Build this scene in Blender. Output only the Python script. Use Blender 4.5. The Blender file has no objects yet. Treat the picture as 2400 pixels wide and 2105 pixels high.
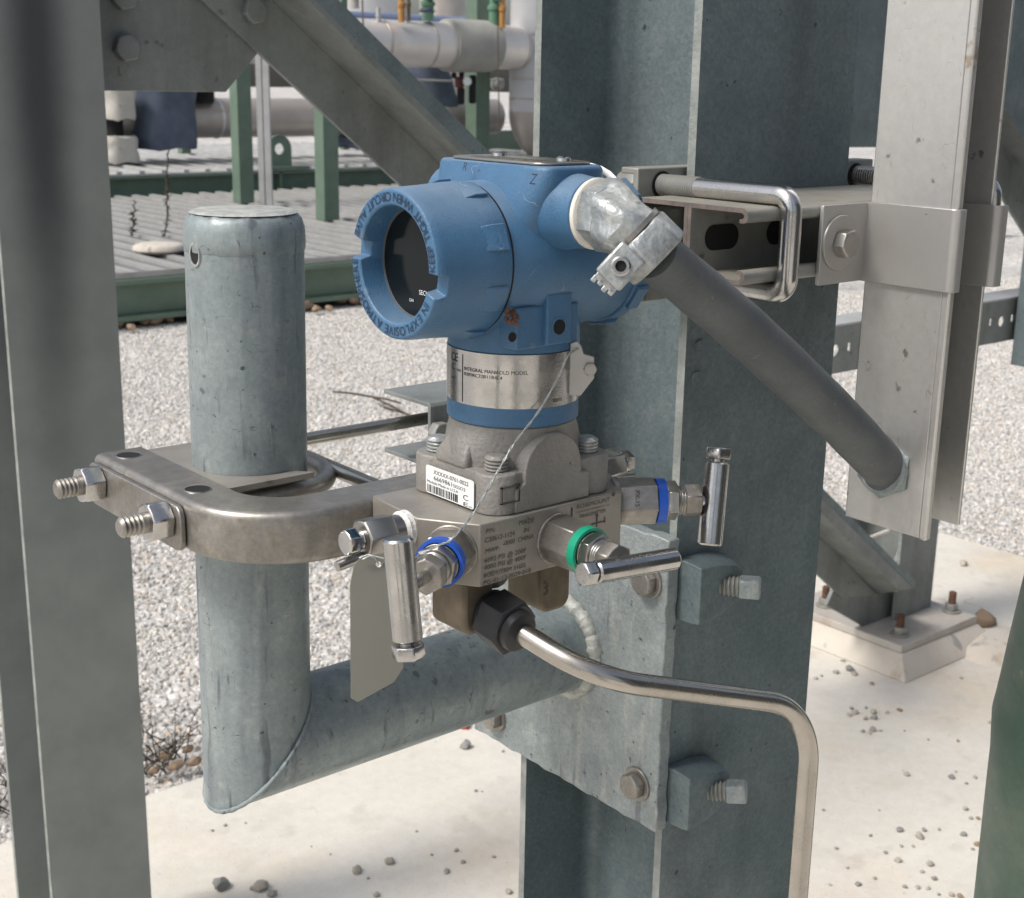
import bpy, bmesh, math, random
from mathutils import Vector, Matrix, noise as mnoise
random.seed(7)
C = bpy.context.scene.collection
PI = math.pi
H = 1.35                                   # camera height above the slab, metres
# ------------------------------------------------------------ camera (world x = along the strut, y = along the column depth, z up)
F = 3243.5; PIT = math.radians(15.008); ROL = math.radians(0.957); YAW = math.radians(39.995)
CX, CY = 1200.0, 1052.5                    # measuring frame of the survey photograph (2400 x 2105)
def _m3(*r): return Matrix(r)
_cp, _sp = math.cos(PIT), math.sin(PIT); _c, _s = math.cos(ROL), math.sin(ROL)
_R0 = _m3((1,0,0),(0,-_sp,-_cp),(0,_cp,-_sp)); _R1 = _m3((_c,-_s,0),(_s,_c,0),(0,0,1))
_G = _m3((math.cos(YAW),math.sin(YAW),0),(-math.sin(YAW),math.cos(YAW),0),(0,0,1))
R = (_R1 @ _R0) @ _G.transposed()          # rows: right, down, forward
def ray(px, py): return R.transposed() @ Vector(((px-CX)/F, (py-CY)/F, 1.0))
def PX(px, py, axis, val):                 # measured point on a known plane x/y/z = val
    r = ray(px, py); i = 'xyz'.index(axis); return r*(val/r[i])
def PD(px, py, d): return ray(px, py)*d
cam = bpy.data.cameras.new('camera'); co = bpy.data.objects.new('camera', cam); C.objects.link(co)
rt, dn, fw = R[0], R[1], R[2]
M = Matrix(((rt[0],-dn[0],-fw[0],0),(rt[1],-dn[1],-fw[1],0),(rt[2],-dn[2],-fw[2],0),(0,0,0,1)))
co.matrix_world = M
cam.sensor_width = 36; cam.lens = 36*F/2400; cam.clip_start = 0.02; cam.clip_end = 1000
cam.dof.use_dof = True; cam.dof.focus_distance = 0.70; cam.dof.aperture_fstop = 34
bpy.context.scene.camera = co

# ------------------------------------------------------------ materials
def sock(n, *names):
    for k in names:
        if k in n.inputs: return n.inputs[k]
def mat(name, base, base2=None, rough=0.5, metal=0.0, scale=8.0, detail=6.0, contrast=(0.35,0.65), bump=0.0, bscale=60.0,
        spots=None, streaks=None, rvar=0.12, spec=0.5, stretch=(1,1,1), coat=0.0, speck=None, dust=None, patches=None, grain=None, scratch=None):
    m = bpy.data.materials.new(name); m.use_nodes = True; nt = m.node_tree; N = nt.nodes; L = nt.links
    b = N['Principled BSDF']
    tc = N.new('ShaderNodeTexCoord'); mp = N.new('ShaderNodeMapping'); L.new(tc.outputs['Object'], mp.inputs['Vector'])
    mp.inputs['Scale'].default_value = stretch
    n1 = N.new('ShaderNodeTexNoise'); n1.inputs['Scale'].default_value = scale; n1.inputs['Detail'].default_value = detail
    n1.inputs['Roughness'].default_value = 0.6; L.new(mp.outputs[0], n1.inputs['Vector'])
    cr = N.new('ShaderNodeValToRGB'); L.new(n1.outputs['Fac'], cr.inputs[0])
    base2 = base2 or tuple(x*0.8 for x in base)
    cr.color_ramp.elements[0].position = contrast[0]; cr.color_ramp.elements[1].position = contrast[1]
    cr.color_ramp.elements[0].color = (*base2,1); cr.color_ramp.elements[1].color = (*base,1)
    col = cr.outputs[0]
    def over(col, fac, c):
        mx = N.new('ShaderNodeMix'); mx.data_type = 'RGBA'; L.new(fac, mx.inputs['Factor']); L.new(col, mx.inputs['A'])
        mx.inputs['B'].default_value = (*c,1); return mx.outputs['Result']
    def noisefac(sc, lo, hi, st=(1,1,1), det=4, amount=1.0, off=0.0):
        mq = N.new('ShaderNodeMapping'); L.new(tc.outputs['Object'], mq.inputs['Vector']); mq.inputs['Scale'].default_value = st
        mq.inputs['Location'].default_value = (off, off*1.7, off*0.6)
        nn = N.new('ShaderNodeTexNoise'); nn.inputs['Scale'].default_value = sc; nn.inputs['Detail'].default_value = det
        L.new(mq.outputs[0], nn.inputs['Vector'])
        mr = N.new('ShaderNodeMapRange'); L.new(nn.outputs['Fac'], mr.inputs['Value'])
        mr.inputs['From Min'].default_value = lo; mr.inputs['From Max'].default_value = hi
        mr.inputs['To Max'].default_value = amount
        return mr.outputs[0]
    if patches:                             # (colour, scale, lo, hi, amount)
        for i, (c, sc, lo, hi, am) in enumerate(patches): col = over(col, noisefac(sc, lo, hi, (1,1,1), 5, am, 5.3+i*3.1), c)
    if streaks:                             # vertical runs: (colour, scale, lo, hi, amount)
        for i, (c, sc, lo, hi, am) in enumerate(streaks): col = over(col, noisefac(sc, lo, hi, (1,1,0.12), 4, am, 9.1+i*2.3), c)
    if spots:
        for i, (c, sc, lo, hi, am) in enumerate(spots): col = over(col, noisefac(sc, lo, hi, (1,1,1), 3, am, 1.3+i*4.7), c)
    if grain:                               # fine tonal grain: (scale, amount)
        for sc_, am_ in grain:
            gn_ = N.new('ShaderNodeTexNoise'); gn_.inputs['Scale'].default_value = sc_; gn_.inputs['Detail'].default_value = 5; gn_.inputs['Roughness'].default_value = 0.7; L.new(tc.outputs['Object'], gn_.inputs['Vector'])
            hs = N.new('ShaderNodeHueSaturation'); L.new(col, hs.inputs['Color']); mr = N.new('ShaderNodeMapRange'); L.new(gn_.outputs['Fac'], mr.inputs['Value'])
            mr.inputs['From Min'].default_value = 0.3; mr.inputs['From Max'].default_value = 0.7; mr.inputs['To Min'].default_value = 1-am_; mr.inputs['To Max'].default_value = 1+am_
            L.new(mr.outputs[0], hs.inputs['Value']); col = hs.outputs[0]
    if scratch:                             # thin dark or bright scratches: (colour, scale, width, amount, rot)
        for c_, sc_, wd_, am_, st_ in scratch:
            mq = N.new('ShaderNodeMapping'); L.new(tc.outputs['Object'], mq.inputs['Vector']); mq.inputs['Scale'].default_value = st_
            n2 = N.new('ShaderNodeTexNoise'); n2.inputs['Scale'].default_value = sc_; n2.inputs['Detail'].default_value = 3; L.new(mq.outputs[0], n2.inputs['Vector'])
            sb_ = N.new('ShaderNodeMath'); sb_.operation = 'SUBTRACT'; L.new(n2.outputs['Fac'], sb_.inputs[0]); sb_.inputs[1].default_value = 0.5
            ab_ = N.new('ShaderNodeMath'); ab_.operation = 'ABSOLUTE'; L.new(sb_.outputs[0], ab_.inputs[0])
            mr = N.new('ShaderNodeMapRange'); L.new(ab_.outputs[0], mr.inputs['Value']); mr.inputs['From Max'].default_value = wd_; mr.inputs['To Min'].default_value = am_; mr.inputs['To Max'].default_value = 0
            mu = N.new('ShaderNodeMath'); mu.operation = 'MULTIPLY'; L.new(mr.outputs[0], mu.inputs[0]); L.new(noisefac(sc_*1.7, 0.55, 0.68, off=7.7), mu.inputs[1]); col = over(col, mu.outputs[0], c_)
    if speck:                               # crystalline spangle: voronoi cell tint
        v = N.new('ShaderNodeTexVoronoi'); v.inputs['Scale'].default_value = speck[0]; L.new(tc.outputs['Object'], v.inputs['Vector'])
        hs = N.new('ShaderNodeHueSaturation'); L.new(col, hs.inputs['Color'])
        sx = N.new('ShaderNodeSeparateColor'); L.new(v.outputs['Color'], sx.inputs[0])
        mr = N.new('ShaderNodeMapRange'); L.new(sx.outputs[0], mr.inputs['Value']); mr.inputs['To Min'].default_value = 1-speck[1]; mr.inputs['To Max'].default_value = 1+speck[1]
        L.new(mr.outputs[0], hs.inputs['Value']); col = hs.outputs[0]
    if dust:                                # dust lying on faces that look up: (colour, amount)
        ge = N.new('ShaderNodeNewGeometry'); sp = N.new('ShaderNodeSeparateXYZ'); L.new(ge.outputs['Normal'], sp.inputs[0])
        mr = N.new('ShaderNodeMapRange'); L.new(sp.outputs['Z'], mr.inputs['Value']); mr.inputs['From Min'].default_value = 0.45
        mr.inputs['From Max'].default_value = 1.0; mr.inputs['To Max'].default_value = dust[1]
        mu = N.new('ShaderNodeMath'); mu.operation = 'MULTIPLY'; L.new(mr.outputs[0], mu.inputs[0]); L.new(noisefac(40, 0.2, 0.7, off=3.0), mu.inputs[1])
        col = over(col, mu.outputs[0], dust[0])
    L.new(col, b.inputs['Base Color'])
    b.inputs['Metallic'].default_value = metal
    s_ = sock(b, 'Specular IOR Level', 'Specular'); s_.default_value = spec
    if coat: sock(b, 'Coat Weight', 'Clearcoat').default_value = coat
    rr = N.new('ShaderNodeMapRange'); L.new(n1.outputs['Fac'], rr.inputs['Value']); rr.inputs['From Min'].default_value = 0.3; rr.inputs['From Max'].default_value = 0.7
    rr.inputs['To Min'].default_value = min(1, rough+rvar); rr.inputs['To Max'].default_value = max(0.02, rough-rvar)
    L.new(rr.outputs[0], b.inputs['Roughness'])
    if bump:
        nb = N.new('ShaderNodeTexNoise'); nb.inputs['Scale'].default_value = bscale; nb.inputs['Detail'].default_value = 5; L.new(mp.outputs[0], nb.inputs['Vector'])
        bp = N.new('ShaderNodeBump'); bp.inputs['Strength'].default_value = bump; bp.inputs['Distance'].default_value = 0.002
        L.new(nb.outputs['Fac'], bp.inputs['Height']); L.new(bp.outputs[0], b.inputs['Normal'])
    return m
RUST = (0.17,0.075,0.03)
M_ = {}
M_['galv'] = mat('galvanised_steel', (0.158,0.200,0.210), (0.120,0.156,0.166), 0.55, 0.25, 16, 9, bump=0.2, bscale=330,
    patches=[((0.19,0.215,0.22), 40, 0.54, 0.68, 0.4), ((0.095,0.112,0.117), 9, 0.52, 0.74, 0.5)], streaks=[((0.085,0.10,0.105), 34, 0.56, 0.74, 0.45), ((0.20,0.225,0.225), 26, 0.62, 0.78, 0.35)],
    spots=[((0.03,0.035,0.035), 120, 0.72, 0.75, 0.8), (RUST, 62, 0.775, 0.80, 0.85)], speck=(420, 0.09), grain=[(230,0.12),(900,0.1)], scratch=[((0.035,0.04,0.042), 38, 0.0035, 0.6, (1,1,0.35))])
M_['galv_pipe'] = mat('galvanised_pipe', (0.272,0.315,0.318), (0.215,0.255,0.262), 0.44, 0.25, 30, 8, bump=0.10, bscale=260,
    patches=[((0.35,0.385,0.38), 52, 0.57, 0.66, 0.35), ((0.20,0.24,0.255), 22, 0.52, 0.74, 0.5), ((0.38,0.38,0.36), 80, 0.65, 0.70, 0.45)],
    streaks=[((0.09,0.10,0.11), 150, 0.62, 0.70, 0.75), ((0.13,0.155,0.17), 60, 0.54, 0.68, 0.5), ((0.36,0.385,0.375), 75, 0.60, 0.70, 0.4)], spots=[((0.04,0.045,0.05), 210, 0.70, 0.74, 0.85), ((0.08,0.09,0.10), 90, 0.70, 0.735, 0.7)],
    grain=[(300,0.14),(1100,0.08)], scratch=[((0.06,0.065,0.07), 60, 0.008, 0.9, (1,1,0.3)), ((0.06,0.065,0.07), 70, 0.008, 0.9, (0.5,0.5,2.2)), ((0.42,0.43,0.42), 85, 0.005, 0.6, (1,1,0.5))])
M_['galv_plate'] = mat('galvanised_plate', (0.30,0.335,0.335), (0.225,0.26,0.265), 0.5, 0.25, 30, 8, bump=0.4, bscale=420,
    patches=[((0.20,0.22,0.22), 16, 0.52, 0.68, 0.6), ((0.37,0.395,0.385), 60, 0.56, 0.66, 0.5)], streaks=[((0.40,0.40,0.37), 90, 0.6, 0.68, 0.5), ((0.13,0.14,0.16), 110, 0.655, 0.72, 0.7)],
    spots=[((0.05,0.055,0.06), 190, 0.68, 0.73, 0.85)], grain=[(320,0.16),(1000,0.12)])
M_['galv_warm'] = mat('weathered_galvanised', (0.225,0.243,0.235), (0.178,0.194,0.188), 0.55, 0.2, 10, 8, bump=0.10, bscale=180, grain=[(90,0.1),(400,0.1)],
    streaks=[((0.10,0.105,0.10), 18, 0.5, 0.75, 0.6)], spots=[((0.06,0.06,0.055), 60, 0.68, 0.75, 0.6)])
M_['galv_cut'] = mat('rough_cut_edge', (0.33,0.35,0.33), (0.20,0.215,0.205), 0.6, 0.2, 40, 6, bump=0.4, bscale=300)
M_['strut'] = mat('strut_steel', (0.30,0.30,0.275), (0.215,0.22,0.205), 0.45, 0.3, 30, 6, bump=0.05, bscale=300, dust=((0.42,0.38,0.30), 0.75),
    spots=[((0.09,0.07,0.06), 70, 0.66, 0.73, 0.7)])
M_['strut_cut'] = mat('strut_cut_edge', (0.20,0.165,0.15), (0.12,0.095,0.085), 0.6, 0.2, 120, 4)
M_['stainless'] = mat('stainless_steel', (0.46,0.445,0.42), (0.36,0.345,0.32), 0.33, 1.0, 40, 5, rvar=0.08, spots=[((0.25,0.22,0.18), 130, 0.68, 0.74, 0.6)])
M_['polished'] = mat('polished_stainless', (0.55,0.54,0.525), (0.44,0.43,0.415), 0.22, 1.0, 60, 7, rvar=0.12, bump=0.03, bscale=900, grain=[(600,0.06)], spots=[((0.30,0.29,0.27), 110, 0.68, 0.75, 0.5)])
M_['tube'] = mat('stainless_tube', (0.50,0.47,0.43), (0.42,0.39,0.35), 0.26, 1.0, 50, 5, rvar=0.07)
M_['bracket'] = mat('bracket_stainless', (0.335,0.318,0.29), (0.235,0.22,0.20), 0.42, 0.8, 45, 8, rvar=0.12, bump=0.05, bscale=500, grain=[(110,0.12),(450,0.12)], patches=[((0.42,0.39,0.34), 60, 0.56, 0.68, 0.45)], spots=[((0.22,0.19,0.15), 90, 0.6, 0.72, 0.5)], dust=((0.50,0.47,0.42), 0.3))
M_['cast'] = mat('cast_stainless', (0.265,0.255,0.235), (0.215,0.205,0.19), 0.55, 0.25, 30, 7, bump=0.35, bscale=500, rvar=0.08,
    patches=[((0.31,0.295,0.265), 40, 0.52, 0.7, 0.6)], spots=[((0.07,0.06,0.05), 160, 0.72, 0.76, 0.8)], dust=((0.40,0.375,0.33), 0.45))
M_['block'] = mat('machined_block', (0.315,0.295,0.265), (0.25,0.232,0.205), 0.45, 0.5, 26, 7, rvar=0.08, dust=((0.48,0.45,0.40), 0.55),
    spots=[((0.13,0.11,0.085), 90, 0.66, 0.74, 0.6)], bump=0.03, bscale=400)
M_['bronze'] = mat('stained_adapter', (0.185,0.148,0.10), (0.115,0.095,0.068), 0.5, 0.45, 50, 6, rvar=0.1, bump=0.05, bscale=200)
M_['black'] = mat('black_coated_nut', (0.028,0.029,0.032), (0.02,0.02,0.022), 0.42, 0.1, 60, 4)
M_['dark'] = mat('dark_void', (0.008,0.008,0.009), rough=0.8)
M_['blue'] = mat('blue_paint', (0.058,0.150,0.270), (0.047,0.126,0.232), 0.42, 0.0, 30, 6, rvar=0.09, bump=0.16, bscale=900, dust=((0.30,0.36,0.41), 0.5), grain=[(140,0.05),(900,0.05)], scratch=[((0.36,0.43,0.48), 32, 0.003, 0.7, (1,1,1.4)), ((0.02,0.04,0.07), 45, 0.003, 0.6, (1.3,1,0.7))],
    spots=[((0.02,0.035,0.06), 55, 0.755, 0.79, 0.9), ((0.22,0.30,0.37), 38, 0.70, 0.78, 0.4)])
M_['navy'] = mat('navy_lettering', (0.012,0.024,0.06), rough=0.5)  # shade on the raised blue letters, put into their colour
M_['ink'] = mat('black_ink', (0.012,0.012,0.012), rough=0.6)
M_['etch'] = mat('etched_lettering', (0.075,0.068,0.058), rough=0.6)
M_['glass'] = mat('dark_display_glass', (0.006,0.009,0.011), rough=0.13, rvar=0.04, spec=0.2)
M_['white'] = mat('white_label', (0.80,0.82,0.81), (0.74,0.75,0.73), 0.45, 0, 90, 4)
M_['nylon'] = mat('white_sealing_ring', (0.72,0.69,0.62), (0.62,0.58,0.5), 0.5, 0, 60, 4)
M_['zinc'] = mat('zinc_fitting', (0.50,0.515,0.505), (0.30,0.325,0.33), 0.42, 0.6, 60, 8, rvar=0.14, bump=0.4, bscale=260, patches=[((0.62,0.62,0.58), 90, 0.55, 0.66, 0.6), ((0.24,0.26,0.27), 70, 0.56, 0.68, 0.6)], spots=[((0.17,0.17,0.16), 170, 0.66, 0.72, 0.7)], dust=((0.66,0.64,0.58), 0.35), grain=[(500,0.14)])
M_['hose'] = mat('grey_hose_jacket', (0.103,0.112,0.116), (0.083,0.091,0.095), 0.58, 0, 25, 6, rvar=0.08, bump=0.12, bscale=300, grain=[(120,0.08),(700,0.1)], dust=((0.19,0.198,0.20), 0.6), scratch=[((0.32,0.32,0.31), 55, 0.005, 0.6, (1,1,1))], spots=[((0.2,0.2,0.2), 110, 0.735, 0.77, 0.7)])
M_['band_blue'] = mat('blue_band', (0.012,0.10,0.55), rough=0.4)
M_['band_green'] = mat('green_band', (0.01,0.33,0.19), rough=0.38)
M_['tape'] = mat('white_thread_tape', (0.78,0.77,0.74), (0.6,0.58,0.54), 0.7, 0, 120, 4, bump=0.5, bscale=400)
M_['weld'] = mat('weld_metal', (0.54,0.55,0.51), (0.33,0.335,0.31), 0.55, 0.2, 120, 6, bump=0.5, bscale=400)
M_['aluminium'] = mat('tray_aluminium', (0.60,0.59,0.565), (0.53,0.525,0.51), 0.42, 0.8, 9, 6, rvar=0.06, stretch=(1,1,0.4), grain=[(200,0.06)], scratch=[((0.30,0.25,0.19), 46, 0.006, 0.75, (1,1,0.6)), ((0.3,0.26,0.2), 30, 0.004, 0.6, (1,1.4,1.0))],
    spots=[((0.30,0.20,0.11), 62, 0.69, 0.74, 0.65), ((0.12,0.105,0.085), 90, 0.685, 0.735, 0.7)], streaks=[((0.37,0.35,0.31), 40, 0.58, 0.72, 0.5)])
M_['clip'] = mat('clip_stainless', (0.46,0.45,0.43), (0.39,0.38,0.36), 0.38, 0.6, 20, 6, rvar=0.07, spots=[((0.14,0.12,0.1), 120, 0.71, 0.76, 0.7)])
M_['tagmetal'] = mat('tag_metal', (0.19,0.185,0.155), (0.165,0.16,0.135), 0.45, 0.4, 14, 5, rvar=0.06, spots=[((0.5,0.48,0.44), 100, 0.73, 0.77, 0.6)])
M_['rust'] = mat('rusty_stud', (0.15,0.075,0.045), (0.085,0.042,0.026), 0.8, 0, 90, 4)
M_['green'] = mat('green_painted_steel', (0.135,0.195,0.145), (0.11,0.165,0.12), 0.5, 0, 7, 6, rvar=0.08, spots=[((0.13,0.17,0.13), 20, 0.62, 0.75, 0.4)])
M_['green_post'] = mat('worn_green_post', (0.095,0.16,0.118), (0.078,0.135,0.10), 0.5, 0, 9, 6, rvar=0.1, grain=[(60,0.1),(300,0.08)],
    patches=[((0.20,0.235,0.19), 7, 0.55, 0.66, 0.55)], spots=[((0.30,0.29,0.25), 45, 0.64, 0.7, 0.7)])
M_['grating'] = mat('galvanised_grating', (0.52,0.52,0.51), (0.40,0.40,0.39), 0.5, 0.3, 6, 5)
M_['pan'] = mat('dusty_deck_pan', (0.20,0.20,0.195), (0.15,0.15,0.148), 0.7, 0.1, 6, 5)
M_['rib'] = mat('deck_rib', (0.40,0.395,0.38), (0.32,0.315,0.30), 0.6, 0.2, 6, 5)
M_['cladding'] = mat('aluminium_cladding', (0.74,0.70,0.66), (0.64,0.60,0.56), 0.4, 0.45, 2.5, 6, rvar=0.08, patches=[((0.55,0.40,0.24), 1.6, 0.62, 0.75, 0.5)])
M_['cladding_dull'] = mat('dull_cladding', (0.50,0.455,0.41), (0.40,0.36,0.325), 0.4, 0.5, 2.5, 6, rvar=0.08)
M_['jacket'] = mat('blue_grey_insulation_jacket', (0.10,0.125,0.17), (0.07,0.09,0.13), 0.7, 0, 5, 6, bump=0.6, bscale=6)
M_['canvas'] = mat('pale_insulation_canvas', (0.50,0.48,0.43), (0.38,0.36,0.32), 0.85, 0, 5, 6, bump=0.4, bscale=12, spots=[((0.2,0.14,0.09), 9, 0.66, 0.75, 0.6)])
M_['greycanvas'] = mat('grey_insulation_wrap', (0.36,0.355,0.32), (0.30,0.295,0.27), 0.85, 0, 4, 6, bump=0.2, bscale=14)
M_['orange'] = mat('orange_painted_steel', (0.50,0.26,0.06), (0.36,0.17,0.05), 0.5, 0, 8, 5)
M_['valve_green'] = mat('green_valve_paint', (0.13,0.26,0.17), (0.09,0.19,0.12), 0.5, 0, 8, 5)
M_['wallgrey'] = mat('pale_grey_sheeting', (0.52,0.52,0.53), (0.46,0.46,0.47), 0.6, 0, 1.5, 5)
M_['pipeblue'] = mat('blue_grey_pipe', (0.20,0.25,0.36), (0.16,0.2,0.3), 0.5, 0.1, 3, 5)
M_['maroon'] = mat('maroon_regulator', (0.10,0.02,0.02), rough=0.5)
M_['rock'] = mat('limestone_pebble', (0.50,0.455,0.38), (0.34,0.31,0.26), 0.85, 0, 50, 6, bump=0.5, bscale=120)
M_['rock_grey'] = mat('grey_pebble', (0.36,0.345,0.325), (0.24,0.235,0.225), 0.85, 0, 50, 6, bump=0.5, bscale=120)
M_['rock_brown'] = mat('brown_pebble', (0.36,0.265,0.18), (0.25,0.18,0.12), 0.85, 0, 50, 6, bump=0.5, bscale=120)
M_['grout'] = mat('grout_concrete', (0.58,0.53,0.46), (0.50,0.455,0.39), 0.85, 0, 7, 7, bump=0.2, bscale=90,
    streaks=[((0.33,0.25,0.16), 16, 0.6, 0.7, 0.7), ((0.26,0.25,0.235), 24, 0.62, 0.69, 0.75)])
M_['baseplate'] = mat('dusty_base_plate', (0.47,0.44,0.40), (0.40,0.37,0.33), 0.7, 0.1, 14, 6, spots=[((0.36,0.25,0.15), 12, 0.58, 0.7, 0.6)], bump=0.1)
M_['twig'] = mat('dry_twig', (0.075,0.055,0.04), (0.045,0.034,0.026), 0.9, 0, 60, 4)
M_['shed'] = mat('dark_sheeting', (0.07,0.075,0.075), (0.055,0.06,0.06), 0.6, 0, 3, 5)
M_['red'] = mat('red_scrap', (0.55,0.07,0.05), rough=0.6)

def slab_material():
    m = mat('cast_concrete', (0.68,0.645,0.57), (0.61,0.575,0.50), 0.85, 0, 3.5, 9, (0.3,0.7), bump=0.25, bscale=160, grain=[(40,0.06),(300,0.07)], scratch=[((0.40,0.36,0.30), 1.6, 0.0016, 0.55, (1,1,1)), ((0.47,0.43,0.37), 7, 0.004, 0.4, (1,0.4,1))],
        patches=[((0.60,0.49,0.35), 2.1, 0.55, 0.70, 0.6), ((0.54,0.51,0.47), 2.6, 0.53, 0.68, 0.6), ((0.50,0.455,0.39), 9, 0.58, 0.68, 0.45), ((0.71,0.65,0.57), 5.0, 0.55, 0.7, 0.5)],
        spots=[((0.42,0.35,0.26), 11, 0.66, 0.78, 0.5), ((0.33,0.28,0.22), 60, 0.70, 0.75, 0.55), ((0.45,0.41,0.35), 140, 0.66, 0.72, 0.5)])
    return m
def gravel_material(near):
    m = bpy.data.materials.new('gravel_bed' if not near else 'gravel_stone'); m.use_nodes = True; nt = m.node_tree; N = nt.nodes; L = nt.links; b = N['Principled BSDF']
    cr = N.new('ShaderNodeValToRGB'); e = cr.color_ramp.elements
    cols = [(0.0,(0.33,0.315,0.29)),(0.15,(0.45,0.43,0.40)),(0.35,(0.48,0.46,0.43)),(0.6,(0.54,0.525,0.50)),(0.8,(0.61,0.59,0.555)),(0.93,(0.72,0.70,0.67)),(1.0,(0.50,0.38,0.26))]
    e[0].position, e[0].color = cols[0][0], (*cols[0][1],1); e[1].position, e[1].color = cols[-1][0], (*cols[-1][1],1)
    for p, c in cols[1:-1]:
        x = e.new(p); x.color = (*c,1)
    if near:
        oi = N.new('ShaderNodeObjectInfo'); L.new(oi.outputs['Random'], cr.inputs[0])
        tc = N.new('ShaderNodeTexCoord'); nn = N.new('ShaderNodeTexNoise'); nn.inputs['Scale'].default_value = 1.5; L.new(tc.outputs['Object'], nn.inputs['Vector'])
        hs = N.new('ShaderNodeHueSaturation'); L.new(cr.outputs[0], hs.inputs['Color'])
        mr = N.new('ShaderNodeMapRange'); L.new(nn.outputs['Fac'], mr.inputs['Value']); mr.inputs['To Min'].default_value = 0.75; mr.inputs['To Max'].default_value = 1.3
        L.new(mr.outputs[0], hs.inputs['Value']); L.new(hs.outputs[0], b.inputs['Base Color'])
    else:
        tc = N.new('ShaderNodeTexCoord')
        v = N.new('ShaderNodeTexVoronoi'); v.inputs['Scale'].default_value = 42; L.new(tc.outputs['Object'], v.inputs['Vector'])
        sx = N.new('ShaderNodeSeparateColor'); L.new(v.outputs['Color'], sx.inputs[0]); L.new(sx.outputs[0], cr.inputs[0])
        bg = N.new('ShaderNodeTexNoise'); bg.inputs['Scale'].default_value = 1.1; bg.inputs['Detail'].default_value = 6; L.new(tc.outputs['Object'], bg.inputs['Vector'])
        hs = N.new('ShaderNodeHueSaturation'); L.new(cr.outputs[0], hs.inputs['Color'])
        mr = N.new('ShaderNodeMapRange'); L.new(bg.outputs['Fac'], mr.inputs['Value']); mr.inputs['From Min'].default_value = 0.3; mr.inputs['From Max'].default_value = 0.7
        mr.inputs['To Min'].default_value = 0.8; mr.inputs['To Max'].default_value = 1.15
        L.new(mr.outputs[0], hs.inputs['Value']); L.new(hs.outputs[0], b.inputs['Base Color'])
        bp = N.new('ShaderNodeBump'); bp.inputs['Strength'].default_value = 0.9; bp.inputs['Distance'].default_value = 0.012; bp.invert = True
        L.new(v.outputs['Distance'], bp.inputs['Height']); L.new(bp.outputs[0], b.inputs['Normal'])
    b.inputs['Roughness'].default_value = 0.9
    return m

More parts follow.
